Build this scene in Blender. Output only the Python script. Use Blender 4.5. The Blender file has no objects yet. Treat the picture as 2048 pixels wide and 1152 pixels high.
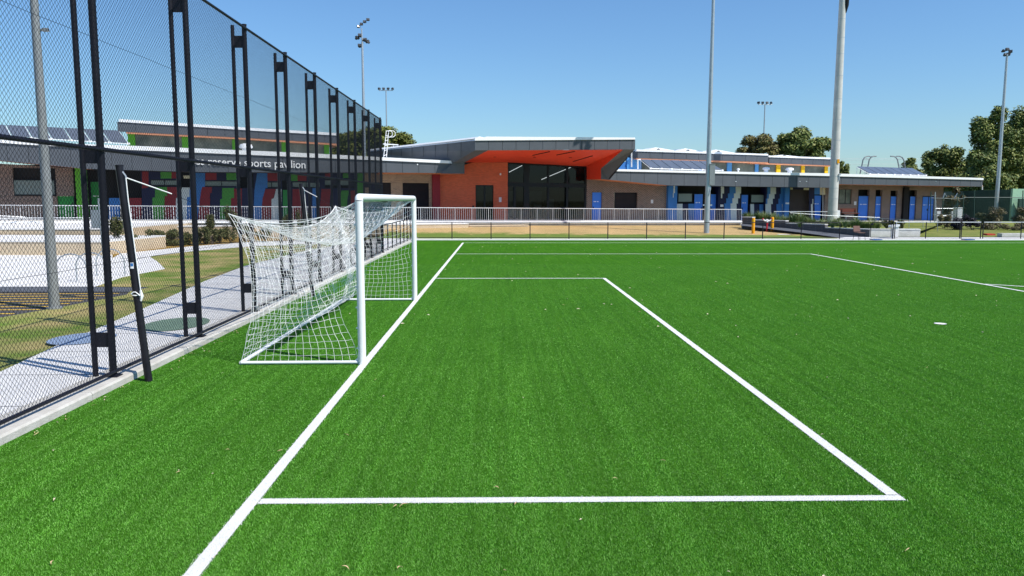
import bpy, bmesh, math, random
import numpy as np
from mathutils import Matrix, Vector
R = math.radians
sc = bpy.context.scene
col = sc.collection
random.seed(7)
rng = np.random.default_rng(11)

# ------------------------------------------------------------------ camera
CAM = np.array([2.104, -11.658, 2.491])
YAW, PITCH, ROLL, FPX = 0.0171, -0.11397, 0.00105, 1553.1
def cam_axes():
    cy, sy = math.cos(YAW), math.sin(YAW); cp, sp = math.cos(PITCH), math.sin(PITCH)
    f = np.array([sy*cp, cy*cp, sp]); r = np.array([cy, -sy, 0.0]); u = np.cross(r, f)
    cr, sr = math.cos(ROLL), math.sin(ROLL)
    return cr*r + sr*u, -sr*r + cr*u, f
AR, AU, AF = cam_axes()
cd = bpy.data.cameras.new("camera"); cam = bpy.data.objects.new("camera", cd); col.objects.link(cam)
cd.sensor_width = 36.0; cd.lens = FPX/2048*36.0; cd.clip_start = 0.05; cd.clip_end = 5000
cam.matrix_world = Matrix(((AR[0], AU[0], -AF[0], CAM[0]), (AR[1], AU[1], -AF[1], CAM[1]), (AR[2], AU[2], -AF[2], CAM[2]), (0, 0, 0, 1)))
sc.camera = cam

# ------------------------------------------------------------------ light
SUN_EL = 51.4
sun_dir = Vector((0.85, -0.527, math.tan(R(SUN_EL)))).normalized()
w = bpy.data.worlds.new("World"); sc.world = w; w.use_nodes = True
nt = w.node_tree; bg = nt.nodes['Background']
sky = nt.nodes.new('ShaderNodeTexSky'); sky.sky_type = 'NISHITA'; sky.sun_disc = False
sky.sun_elevation = R(SUN_EL); sky.sun_rotation = math.atan2(0.85, -0.527)
sky.air_density = 1.25; sky.dust_density = 0.25; sky.ozone_density = 1.6
tint = nt.nodes.new('ShaderNodeVectorMath'); tint.operation = 'MULTIPLY'; tint.inputs[1].default_value = (.53, .77, 1.06)
nt.links.new(sky.outputs[0], tint.inputs[0]); nt.links.new(tint.outputs[0], bg.inputs[0]); bg.inputs[1].default_value = 0.105
sl = bpy.data.lights.new("sun", 'SUN'); sl.energy = 4.6; sl.angle = R(0.5); sl.color = (1.0, 0.95, 0.87)
so = bpy.data.objects.new("sun", sl); col.objects.link(so)
so.rotation_euler = sun_dir.to_track_quat('Z', 'Y').to_euler()
sc.view_settings.view_transform = 'Standard'; sc.view_settings.look = 'None'
sc.view_settings.exposure = 0.35; sc.view_settings.gamma = 1

# ------------------------------------------------------------------ helpers
def ray(px, py): return AF + AR*((px-1024)/FPX) - AU*((py-576)/FPX)
def gz(px, py, z=0.0):                      # a point of the photograph on the level z
    d = ray(px, py); p = CAM + d*((z-CAM[2])/d[2]); return float(p[0]), float(p[1]), float(p[2])
def gy(px, py, dist):                       # a point of the photograph at a distance in front of the camera
    d = ray(px, py); p = CAM + d*(dist/d[1]); return float(p[0]), float(p[1]), float(p[2])
TH = R(16.0); E1 = np.array([math.cos(TH), math.sin(TH), 0]); N1 = np.array([-math.sin(TH), math.cos(TH), 0])
ORG = np.array([CAM[0], CAM[1]+63.0, 0.0])
def fp(px, py, b):                          # same, on a vertical plane of the pavilion, in the pavilion's own axes
    d = ray(px, py); t = (b - np.dot(N1, CAM-ORG))/np.dot(N1, d); p = CAM + d*t
    return float(np.dot(E1, p-ORG)), float(b), float(p[2])
def zf(s): return 0.80 - 0.0079*s           # terrace level along the front
def loc2w(s, b, z): p = ORG + E1*s + N1*b; return float(p[0]), float(p[1]), float(z)

class MB:
    def __init__(self): self.v = []; self.f = []; self.m = []; self.cur = 0; self.log = []
    def add(self, vs, fs):
        o = len(self.v); self.v += [tuple(map(float, p)) for p in vs]
        self.f += [tuple(i+o for i in f) for f in fs]; self.m += [self.cur]*len(fs); self.log.append((len(vs), len(fs))); return self
    def box(self, x0, y0, z0, x1, y1, z1):
        return self.add([(x0,y0,z0),(x1,y0,z0),(x1,y1,z0),(x0,y1,z0),(x0,y0,z1),(x1,y0,z1),(x1,y1,z1),(x0,y1,z1)],
                        [(0,3,2,1),(4,5,6,7),(0,1,5,4),(1,2,6,5),(2,3,7,6),(3,0,4,7)])
    def cbox(self, x, y, z, sx, sy, sz): return self.box(x-sx/2, y-sy/2, z-sz/2, x+sx/2, y+sy/2, z+sz/2)
    def hexa(self, a, b): # two quads
        return self.add(list(a)+list(b), [(3,2,1,0),(4,5,6,7),(0,1,5,4),(1,2,6,5),(2,3,7,6),(3,0,4,7)])
    def tube(self, pts, r, n=8, caps=True):
        P = [np.array(p, float) for p in pts]; k = len(P)
        rs = list(r) if hasattr(r, '__len__') else [r]*k
        vs = []; up = None
        for i in range(k):
            t = P[min(i+1, k-1)] - P[max(i-1, 0)]; t = t/ (np.linalg.norm(t)+1e-12)
            if up is None:
                up = np.array([0,0,1.]) if abs(t[2]) < .9 else np.array([1.,0,0])
            a = np.cross(t, up); a /= np.linalg.norm(a)+1e-12; b = np.cross(a, t); up = b
            for j in range(n):
                q = 2*math.pi*j/n; vs.append(P[i] + rs[i]*(math.cos(q)*a + math.sin(q)*b))
        fs = [(i*n+j, i*n+(j+1)%n, (i+1)*n+(j+1)%n, (i+1)*n+j) for i in range(k-1) for j in range(n)]
        if caps: fs += [tuple(range(n-1,-1,-1)), tuple((k-1)*n+j for j in range(n))]
        return self.add(vs, fs)
    def prism(self, front, back):           # two matching outlines
        n = len(front)
        return self.add(list(front)+list(back), [tuple(range(n)), tuple(range(2*n-1, n-1, -1))] + [(i, i+n, (i+1)%n+n, (i+1)%n) for i in range(n)])
    def ext(self, pts, dv):                 # outline pushed along a vector
        return self.prism(pts, [tuple(np.array(p)+np.array(dv)) for p in pts])
    def each(self, name, m, parent=None, smooth=False):   # every added piece an object of its own
        out = []; vi = fi = 0
        for nv, nf in self.log:
            q = MB(); q.v = self.v[vi:vi+nv]; q.f = [tuple(i-vi for i in f) for f in self.f[fi:fi+nf]]; q.m = [0]*nf
            out.append(q.build(name, m, parent, smooth)); vi += nv; fi += nf
        return out
    def build(self, name, mats, parent=None, smooth=False):
        me = bpy.data.meshes.new(name); me.from_pydata(self.v, [], self.f)
        if not isinstance(mats, (list, tuple)): mats = [mats]
        for m in mats: me.materials.append(m)
        if len(mats) > 1: me.polygons.foreach_set('material_index', self.m)
        b = bmesh.new(); b.from_mesh(me); bmesh.ops.recalc_face_normals(b, faces=b.faces); b.to_mesh(me); b.free()
        if smooth:
            me.polygons.foreach_set('use_smooth', [True]*len(me.polygons))
            try: me.set_sharp_from_angle(angle=R(40))
            except Exception: pass
        me.update()
        o = bpy.data.objects.new(name, me); col.objects.link(o)
        if parent: o.parent = parent
        return o
def tag(o, label=None, cat=None, group=None, kind=None):
    if label: o['label'] = label
    if cat: o['category'] = cat
    if group: o['group'] = group
    if kind: o['kind'] = kind
    return o
def thing(name, loc, label, cat, group=None, rz=0):
    o = bpy.data.objects.new(name, None); o.empty_display_size = .3; col.objects.link(o)
    o.location = loc; o.rotation_euler = (0, 0, rz); return tag(o, label, cat, group)
def copy_tree(o, parent=None):
    c = o.copy(); col.objects.link(c)
    if parent: c.parent = parent
    for ch in list(o.children): copy_tree(ch, c)
    return c
def cpart(o, parent, loc):                  # copy of one part
    c = o.copy(); col.objects.link(c); c.parent = parent; c.location = loc; return c

# ------------------------------------------------------------------ materials
def newmat(name):
    m = bpy.data.materials.new(name); m.use_nodes = True
    return m, m.node_tree, m.node_tree.nodes['Principled BSDF']
def mat(name, c, rough=.6, metal=0., var=.12, scale=4., bump=0., bscale=60., spec=.28, c2=None, grime=0.):
    m, t, p = newmat(name); p.inputs['Roughness'].default_value = rough; p.inputs['Metallic'].default_value = metal
    p.inputs['Specular IOR Level'].default_value = spec
    tc = t.nodes.new('ShaderNodeTexCoord'); no = t.nodes.new('ShaderNodeTexNoise')
    no.inputs['Scale'].default_value = scale; no.inputs['Detail'].default_value = 6; no.inputs['Roughness'].default_value = .65
    t.links.new(tc.outputs['Object'], no.inputs['Vector'])
    rp = t.nodes.new('ShaderNodeValToRGB'); rp.color_ramp.elements[0].position = .3; rp.color_ramp.elements[1].position = .7
    a = c2 if c2 else [x*(1-var) for x in c]; b = c if c2 else [min(1, x*(1+var)) for x in c]
    rp.color_ramp.elements[0].color = (*a[:3], 1); rp.color_ramp.elements[1].color = (*b[:3], 1)
    t.links.new(no.outputs['Fac'], rp.inputs[0]); t.links.new(rp.outputs[0], p.inputs['Base Color'])
    if bump:
        n2 = t.nodes.new('ShaderNodeTexNoise'); n2.inputs['Scale'].default_value = bscale; n2.inputs['Detail'].default_value = 4
        t.links.new(tc.outputs['Object'], n2.inputs['Vector'])
        bp = t.nodes.new('ShaderNodeBump'); bp.inputs['Strength'].default_value = bump; bp.inputs['Distance'].default_value = .02
        t.links.new(n2.outputs['Fac'], bp.inputs['Height']); t.links.new(bp.outputs[0], p.inputs['Normal'])
    return m
def brick(name, c1, c2, mortar):
    m, t, p = newmat(name); p.inputs['Roughness'].default_value = .85
    tc = t.nodes.new('ShaderNodeTexCoord'); sp = t.nodes.new('ShaderNodeSeparateXYZ'); cb = t.nodes.new('ShaderNodeCombineXYZ')
    t.links.new(tc.outputs['Object'], sp.inputs[0])
    ad = t.nodes.new('ShaderNodeMath'); ad.operation = 'ADD'; t.links.new(sp.outputs[0], ad.inputs[0]); t.links.new(sp.outputs[1], ad.inputs[1])
    t.links.new(ad.outputs[0], cb.inputs[0]); t.links.new(sp.outputs[2], cb.inputs[1])
    bt = t.nodes.new('ShaderNodeTexBrick'); bt.inputs['Color1'].default_value = (*c1, 1); bt.inputs['Color2'].default_value = (*c2, 1)
    bt.inputs['Mortar'].default_value = (*mortar, 1); bt.inputs['Scale'].default_value = 1; bt.inputs['Mortar Size'].default_value = .012
    bt.inputs['Brick Width'].default_value = .24; bt.inputs['Row Height'].default_value = .086; bt.inputs['Bias'].default_value = 0
    t.links.new(cb.outputs[0], bt.inputs['Vector'])
    no = t.nodes.new('ShaderNodeTexNoise'); no.inputs['Scale'].default_value = .6; no.inputs['Detail'].default_value = 5
    t.links.new(tc.outputs['Object'], no.inputs['Vector'])
    mr = t.nodes.new('ShaderNodeMapRange'); mr.inputs['To Min'].default_value = .8; mr.inputs['To Max'].default_value = 1.2
    t.links.new(no.outputs['Fac'], mr.inputs[0])
    mx = t.nodes.new('ShaderNodeVectorMath'); mx.operation = 'SCALE'
    t.links.new(bt.outputs['Color'], mx.inputs[0]); t.links.new(mr.outputs[0], mx.inputs['Scale'])
    t.links.new(mx.outputs[0], p.inputs['Base Color'])
    bp = t.nodes.new('ShaderNodeBump'); bp.inputs['Strength'].default_value = .6; bp.inputs['Distance'].default_value = .008; bp.invert = True
    t.links.new(bt.outputs['Fac'], bp.inputs['Height']); t.links.new(bp.outputs[0], p.inputs['Normal'])
    return m
def glass(name, tint=(.30, .34, .38)):
    m, t, p = newmat(name); t.nodes.remove(p); out = t.nodes['Material Output']
    tr = t.nodes.new('ShaderNodeBsdfTransparent'); tr.inputs[0].default_value = (*tint, 1)
    gl = t.nodes.new('ShaderNodeBsdfGlossy'); gl.inputs['Roughness'].default_value = .02
    fr = t.nodes.new('ShaderNodeFresnel'); fr.inputs[0].default_value = 1.38
    mx = t.nodes.new('ShaderNodeMixShader'); t.links.new(fr.outputs[0], mx.inputs[0]); t.links.new(tr.outputs[0], mx.inputs[1]); t.links.new(gl.outputs[0], mx.inputs[2])
    t.links.new(mx.outputs[0], out.inputs[0]); return m
def emit(name, c, s):
    m, t, p = newmat(name); p.inputs['Emission Color'].default_value = (*c, 1); p.inputs['Emission Strength'].default_value = s
    p.inputs['Base Color'].default_value = (*c, 1); return m
def ground_mat(name, cols, scales, rough=.95, bump=.5, bscale=30., stripe=None):
    """patchy ground: large patches between cols[0], cols[1], fine speckle towards cols[2]"""
    m, t, p = newmat(name); p.inputs['Roughness'].default_value = rough; p.inputs['Specular IOR Level'].default_value = .25
    tc = t.nodes.new('ShaderNodeTexCoord')
    def noise(s, d=5, ro=.6):
        n = t.nodes.new('ShaderNodeTexNoise'); n.inputs['Scale'].default_value = s; n.inputs['Detail'].default_value = d; n.inputs['Roughness'].default_value = ro
        t.links.new(tc.outputs['Object'], n.inputs['Vector']); return n
    def ramp(n, a, b):
        r = t.nodes.new('ShaderNodeMapRange'); r.inputs['From Min'].default_value = a; r.inputs['From Max'].default_value = b
        t.links.new(n.outputs['Fac'], r.inputs[0]); return r
    def mix(f, a, b):
        x = t.nodes.new('ShaderNodeMix'); x.data_type = 'RGBA'; t.links.new(f.outputs[0], x.inputs[0])
        for sock, v in ((x.inputs[6], a), (x.inputs[7], b)):
            if isinstance(v, tuple): sock.default_value = (*v, 1)
            else: t.links.new(v.outputs[2], sock)
        return x
    a = mix(ramp(noise(scales[0]), .38, .62), cols[0], cols[1])
    b = mix(ramp(noise(scales[1], 6, .75), .5, .8), a, cols[2])
    t.links.new(b.outputs[2], p.inputs['Base Color'])
    if bump:
        bp = t.nodes.new('ShaderNodeBump'); bp.inputs['Strength'].default_value = bump; bp.inputs['Distance'].default_value = .03
        t.links.new(noise(bscale, 6, .7).outputs['Fac'], bp.inputs['Height']); t.links.new(bp.outputs[0], p.inputs['Normal'])
    return m
M = {}
M['white'] = mat('white_paint', (.80, .81, .82), .35, var=.03, scale=3)
M['whitecap'] = mat('white_metal', (.82, .83, .84), .4, var=.04, scale=1)
M['rail'] = mat('railing_paint', (.56, .57, .59), .45, var=.06)
M['net'] = mat('white_cord', (.85, .85, .85), .8, var=.02)
M['black'] = mat('black_coat', (.009, .009, .016), .5, var=.3, scale=9, bump=.1, bscale=120)
M['wire'] = mat('black_wire', (.005, .005, .008), .45, var=.1, spec=.35)
M['pad'] = mat('black_plastic', (.014, .013, .018), .35, var=.3, scale=6)
M['concrete'] = mat('concrete', (.57, .56, .53), .9, var=.14, scale=2.2, bump=.25, bscale=45)
M['concrete2'] = mat('pale_concrete', (.70, .69, .67), .9, var=.06, scale=.7, bump=.06, bscale=25)
M['kerb'] = mat('kerb_concrete', (.56, .545, .51), .92, c2=(.42, .40, .36), scale=5, bump=.4, bscale=70)
M['galv'] = mat('galvanised_steel', (.42, .46, .49), .45, metal=.55, var=.1, scale=5)
M['pole'] = mat('grey_painted_pole', (.25, .265, .27), .5, metal=.2, var=.1, scale=4)
M['spun'] = mat('spun_concrete', (.60, .60, .575), .85, c2=(.45, .45, .435), scale=1.6, bump=.15, bscale=30)
M['fascia'] = mat('charcoal_panel', (.088, .098, .113), .5, var=.08, scale=1.2)
M['joint'] = mat('dark_joint', (.012, .013, .015), .7)
M['orange'] = mat('orange_soffit', (.50, .155, .055), .6, var=.08, scale=1)
M['peach'] = mat('peach_strip', (.62, .27, .15), .6, var=.06)
M['red'] = mat('red_ceiling', (.74, .070, .030), .5, var=.06, scale=.8)
M['orangebrick'] = brick('orange_brick', (.68, .128, .052), (.54, .097, .038), (.47, .165, .095))
M['brownbrick'] = brick('brown_brick', (.15, .09, .07), (.070, .047, .042), (.34, .28, .235))
M['tanbrick'] = brick('tan_brick', (.31, .20, .125), (.15, .095, .062), (.46, .36, .27))
M['darkbrick'] = brick('charcoal_brick', (.105, .098, .10), (.075, .07, .075), (.14, .135, .135))
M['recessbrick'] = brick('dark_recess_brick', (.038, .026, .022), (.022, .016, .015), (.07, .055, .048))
M['tanblock'] = brick('tan_block', (.62, .50, .34), (.56, .44, .30), (.52, .43, .31))
M['maroon'] = mat('maroon_panel', (.22, .012, .022), .5, var=.06)
M['blue'] = mat('blue_door', (.048, .19, .68), .45, var=.05, scale=2)
M['blue2'] = mat('mid_blue_board', (.035, .15, .40), .55, var=.08, scale=2)
M['blue3'] = mat('light_blue_board', (.085, .30, .62), .55, var=.06)
M['navy'] = mat('navy_board', (.006, .008, .042), .55, var=.1)
M['redb'] = mat('red_board', (.19, .014, .020), .55, var=.08)
M['greenb'] = mat('green_board', (.055, .24, .035), .55, var=.08)
M['limeb'] = mat('lime_board', (.085, .33, .02), .5, var=.06)
M['greend'] = mat('green_door', (.02, .22, .04), .45, var=.05)
M['whiteb'] = mat('pale_grey_board', (.48, .52, .52), .55, var=.06)
M['creamb'] = mat('cream_board', (.52, .48, .34), .6, var=.06)
M['yellow'] = mat('yellow_board', (.75, .46, .01), .5, var=.05)
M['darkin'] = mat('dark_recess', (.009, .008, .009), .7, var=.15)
M['frame'] = mat('black_frame', (.006, .006, .010), .4)
M['blind'] = mat('frosted_pane', (.16, .20, .19), .25, var=.06)
M['shutter'] = mat('shutter_slat', (.011, .011, .015), .45, metal=.2, var=.1)
M['glass'] = glass('clear_glass')
M['cleglass'] = mat('clerestory_glass', (.05, .065, .06), .08, c2=(.20, .22, .18), scale=.8)
M['solar'] = mat('solar_cell', (.12, .135, .16), .2, var=.12, scale=1.5, spec=.5)  # pale base colour has the sky's reflection painted in
M['intwall'] = mat('interior_wall', (.025, .028, .03), .8, var=.3, scale=.7)
M['lamp'] = emit('lit_tube', (1, .97, .9), 1.6)
M['sign'] = mat('pale_sign', (.62, .63, .65), .5)
M['letter'] = mat('white_letter', (.84, .84, .84), .45, var=.02)
M['bark'] = mat('bark', (.20, .165, .13), .9, c2=(.10, .08, .06), scale=3, bump=.5, bscale=12)
M['ybol'] = mat('yellow_bollard_paint', (.78, .34, .005), .45, var=.06)
M['hydred'] = mat('red_hydrant_paint', (.50, .02, .035), .4, var=.08)
M['asphalt'] = mat('asphalt', (.075, .073, .075), .95, var=.2, scale=3, bump=.4, bscale=150)
M['greypath'] = mat('grey_path', (.10, .108, .125), .95, var=.12, scale=2, bump=.2)
M['yellowline'] = mat('yellow_line_paint', (.72, .46, .05), .8, var=.12, scale=6)
M['shedgreen'] = mat('dark_green_steel', (.035, .072, .058), .6, var=.12, scale=.8)
M['shedpale'] = mat('pale_green_steel', (.24, .40, .28), .6, var=.08)
M['cover_green'] = mat('green_cover', (.16, .24, .17), .7, var=.08)
M['cover_blue'] = mat('blue_grey_cover', (.25, .33, .46), .7, var=.08)
M['bluecloth'] = mat('blue_mat', (.03, .12, .35), .8)
M['redcloth'] = mat('red_mat', (.55, .06, .04), .8)
M['brown'] = mat('brown_timber', (.12, .035, .022), .6, var=.2)
M['chair'] = mat('brown_chair', (.16, .085, .07), .6, var=.1)
M['mulch'] = mat('brown_mulch', (.22, .13, .035), .95, c2=(.34, .22, .04), scale=3, bump=.6, bscale=40)
M['soil'] = mat('garden_soil', (.10, .075, .055), .95, var=.3, scale=3, bump=.5)
M['lens'] = mat('lamp_glass', (.05, .055, .065), .15, var=.1)
M['lamphead'] = mat('lamp_housing', (.06, .062, .066), .5, var=.1)
M['cage'] = mat('weathered_cage_steel', (.13, .16, .15), .6, var=.15)
M['dgalv'] = mat('dull_steel', (.16, .18, .19), .5, metal=.4, var=.1)
M['tape'] = mat('black_wrap', (.01, .01, .012), .5)

# ------------------------------------------------------------------ ground sheets
def sheet(name, pts, z, m, kind='structure', thick=0.0):
    b = MB(); P = [(x, y, z) for x, y in pts]
    if thick: b.prism(P, [(x, y, z-thick) for x, y in pts])
    else: b.add(P, [tuple(range(len(P)))])
    return tag(b.build(name, m), kind=kind)
M['base'] = ground_mat('plain_grass', [(.10, .12, .035), (.16, .14, .06), (.07, .10, .02)], (.12, 3.))
M['lawn'] = ground_mat('mown_lawn', [(.115, .20, .02), (.40, .32, .13), (.27, .28, .09)], (.62, 9.), bump=.7, bscale=28)
M['dry'] = ground_mat('dry_lawn', [(.50, .335, .155), (.42, .29, .125), (.23, .23, .06)], (.35, 5.), bump=.6, bscale=20)
def edge_green(m, y0, y1, c):
    t = m.node_tree; p = t.nodes['Principled BSDF']; src = p.inputs['Base Color'].links[0].from_socket
    tc = t.nodes.new('ShaderNodeTexCoord'); sp = t.nodes.new('ShaderNodeSeparateXYZ'); t.links.new(tc.outputs['Object'], sp.inputs[0])
    n = t.nodes.new('ShaderNodeTexNoise'); n.inputs['Scale'].default_value = .7; n.inputs['Detail'].default_value = 7; n.inputs['Roughness'].default_value = .7; t.links.new(tc.outputs['Object'], n.inputs['Vector'])
    a = t.nodes.new('ShaderNodeMapRange'); a.inputs['From Min'].default_value = y0; a.inputs['From Max'].default_value = y1; a.inputs['To Min'].default_value = .62; a.inputs['To Max'].default_value = -.12; t.links.new(sp.outputs[1], a.inputs[0])
    s_ = t.nodes.new('ShaderNodeMath'); s_.operation = 'ADD'; t.links.new(a.outputs[0], s_.inputs[0]); t.links.new(n.outputs['Fac'], s_.inputs[1])
    r = t.nodes.new('ShaderNodeMapRange'); r.inputs['From Min'].default_value = .52; r.inputs['From Max'].default_value = .72; t.links.new(s_.outputs[0], r.inputs[0])
    x = t.nodes.new('ShaderNodeMix'); x.data_type = 'RGBA'; t.links.new(r.outputs[0], x.inputs[0]); t.links.new(src, x.inputs[6]); x.inputs[7].default_value = (*c, 1); t.links.new(x.outputs[2], p.inputs['Base Color'])
edge_green(M['dry'], 36.6, 41.5, (.13, .19, .03))
M['green_lawn'] = ground_mat('green_lawn', [(.115, .165, .022), (.20, .205, .05), (.30, .26, .09)], (.8, 7.), bump=.6, bscale=24)
sheet('ground', [(-1500, -600), (1500, -600), (1500, 2500), (-1500, 2500)], -.06, M['base'])

# turf sheet
def turf_mat(name, dark, light, tip):
    m, t, p = newmat(name); p.inputs['Roughness'].default_value = .75; p.inputs['Specular IOR Level'].default_value = .04
    tc = t.nodes.new('ShaderNodeTexCoord')
    def noise(sx, sy, s, d=5, ro=.6):
        mp = t.nodes.new('ShaderNodeMapping'); mp.inputs['Scale'].default_value = (sx, sy, 1); t.links.new(tc.outputs['Object'], mp.inputs[0])
        n = t.nodes.new('ShaderNodeTexNoise'); n.inputs['Scale'].default_value = s; n.inputs['Detail'].default_value = d; n.inputs['Roughness'].default_value = ro
        t.links.new(mp.outputs[0], n.inputs['Vector']); return n
    def rng_(n, a, b, c, d):
        r = t.nodes.new('ShaderNodeMapRange'); r.inputs['From Min'].default_value = a; r.inputs['From Max'].default_value = b
        r.inputs['To Min'].default_value = c; r.inputs['To Max'].default_value = d; t.links.new(n, r.inputs[0]); return r.outputs[0]
    def math_(op, a, b):
        x = t.nodes.new('ShaderNodeMath'); x.operation = op
        for s_, v in ((x.inputs[0], a), (x.inputs[1], b)):
            if isinstance(v, float): s_.default_value = v
            else: t.links.new(v, s_)
        return x.outputs[0]
    fine = rng_(noise(1, 1, 190, 3, .8).outputs['Fac'], .3, .72, 0, 1)
    mid = rng_(noise(1, 1, 24, 5, .75).outputs['Fac'], .3, .7, 0, 1)
    big = rng_(noise(1, 1, .55, 6, .6).outputs['Fac'], .3, .7, 0, 1)
    streak = rng_(noise(9, .35, 1.0, 4, .6).outputs['Fac'], .3, .7, 0, 1)
    f = math_('ADD', math_('ADD', math_('MULTIPLY', fine, .33), math_('MULTIPLY', mid, .25)), math_('ADD', math_('MULTIPLY', big, .14), math_('MULTIPLY', streak, .28)))
    r = t.nodes.new('ShaderNodeValToRGB'); e = r.color_ramp.elements
    e[0].position = .22; e[0].color = (*dark, 1); e[1].position = .62; e[1].color = (*light, 1)
    x = r.color_ramp.elements.new(.86); x.color = (*tip, 1)
    t.links.new(f, r.inputs[0]); t.links.new(r.outputs[0], p.inputs['Base Color'])
    bp = t.nodes.new('ShaderNodeBump'); bp.inputs['Strength'].default_value = .7; bp.inputs['Distance'].default_value = .03
    t.links.new(math_('ADD', math_('MULTIPLY', fine, .7), mid), bp.inputs['Height']); t.links.new(bp.outputs[0], p.inputs['Normal'])
    return m
M['turf'] = turf_mat('artificial_turf', (.028, .125, .005), (.060, .20, .010), (.10, .26, .025))
def blade_mat(name, cols, rough=.5, streak=False):
    m, t, p = newmat(name); p.inputs['Roughness'].default_value = rough; p.inputs['Specular IOR Level'].default_value = .22
    g = t.nodes.new('ShaderNodeNewGeometry'); r = t.nodes.new('ShaderNodeValToRGB'); r.color_ramp.interpolation = 'LINEAR'
    e = r.color_ramp.elements
    e[0].position = 0; e[0].color = (*cols[0], 1); e[1].position = 1; e[1].color = (*cols[-1], 1)
    for i, c in enumerate(cols[1:-1]):
        x = e.new((i+1)/(len(cols)-1)); x.color = (*c, 1)
    t.links.new(g.outputs['Random Per Island'], r.inputs[0])
    tc = t.nodes.new('ShaderNodeTexCoord'); n = t.nodes.new('ShaderNodeTexNoise'); n.inputs['Scale'].default_value = .6; n.inputs['Detail'].default_value = 5
    t.links.new(tc.outputs['Object'], n.inputs['Vector'])
    mr = t.nodes.new('ShaderNodeMapRange'); mr.inputs['From Min'].default_value = .3; mr.inputs['From Max'].default_value = .7
    mr.inputs['To Min'].default_value = .93 if streak else .78; mr.inputs['To Max'].default_value = 1.12 if streak else 1.22; t.links.new(n.outputs['Fac'], mr.inputs[0])
    f = mr.outputs[0]
    if streak:
        mp = t.nodes.new('ShaderNodeMapping'); mp.inputs['Scale'].default_value = (9, .13, 1); t.links.new(tc.outputs['Object'], mp.inputs[0])
        n2 = t.nodes.new('ShaderNodeTexNoise'); n2.inputs['Scale'].default_value = 1; n2.inputs['Detail'].default_value = 5; t.links.new(mp.outputs[0], n2.inputs['Vector'])
        m2 = t.nodes.new('ShaderNodeMapRange'); m2.inputs['From Min'].default_value = .3; m2.inputs['From Max'].default_value = .7; m2.inputs['To Min'].default_value = .76; m2.inputs['To Max'].default_value = 1.26
        t.links.new(n2.outputs['Fac'], m2.inputs[0]); q = t.nodes.new('ShaderNodeMath'); q.operation = 'MULTIPLY'; t.links.new(f, q.inputs[0]); t.links.new(m2.outputs[0], q.inputs[1]); f = q.outputs[0]
    v = t.nodes.new('ShaderNodeVectorMath'); v.operation = 'SCALE'; t.links.new(r.outputs[0], v.inputs[0]); t.links.new(f, v.inputs['Scale'])
    t.links.new(v.outputs[0], p.inputs['Base Color'])
    return m
M['blade'] = blade_mat('turf_blade', [(.070, .232, .021), (.097, .290, .028), (.121, .332, .037), (.20, .42, .095)], streak=True)
M['wblade'] = blade_mat('white_turf_blade', [(.58, .585, .56), (.72, .72, .70), (.78, .78, .76)])
M['line'] = mat('white_turf_line', (.74, .74, .72), .8, var=.06, scale=40, bump=.6, bscale=160)
TX0 = -2.95; SIDE = 32.75
sheet('football_pitch', [(TX0, -60), (130, -60), (130, 35.55), (TX0, 35.55)], 0.0, M['turf'])
LINES = [(0, -60, .12, SIDE), (.12, -5.5, 5.5, -5.38), (5.38, -5.38, 5.5, 12.82), (.12, 12.70, 5.38, 12.82),
         (.12, 23.70, 16.5, 23.82), (16.38, -16.5, 16.5, 23.70), (0, SIDE, 125, SIDE+.12)]
bl = MB()
for x0, y0, x1, y1 in LINES:
    i_ = .006; bl.add([(x0+i_, y0+i_, .006), (x1-i_, y0+i_, .006), (x1-i_, y1-i_, .006), (x0+i_, y1-i_, .006)], [(0, 1, 2, 3)])
# penalty arc outside the area and the spot
arc = [a for a in np.linspace(-R(53.1), R(53.1), 40)]
for a0, a1 in zip(arc[:-1], arc[1:]):
    q = [(11+rr*math.cos(a), 3.66+rr*math.sin(a), .006) for rr, a in ((9.09, a0), (9.21, a0), (9.21, a1), (9.09, a1))]
    bl.add(q, [(0, 1, 2, 3)])
bl.add([(11+.115*math.cos(a), 3.66+.115*math.sin(a), .010) for a in np.linspace(0, 2*math.pi, 24, endpoint=False)], [tuple(range(24))])
tag(bl.build('pitch_markings', M['line']), kind='structure')

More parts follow.
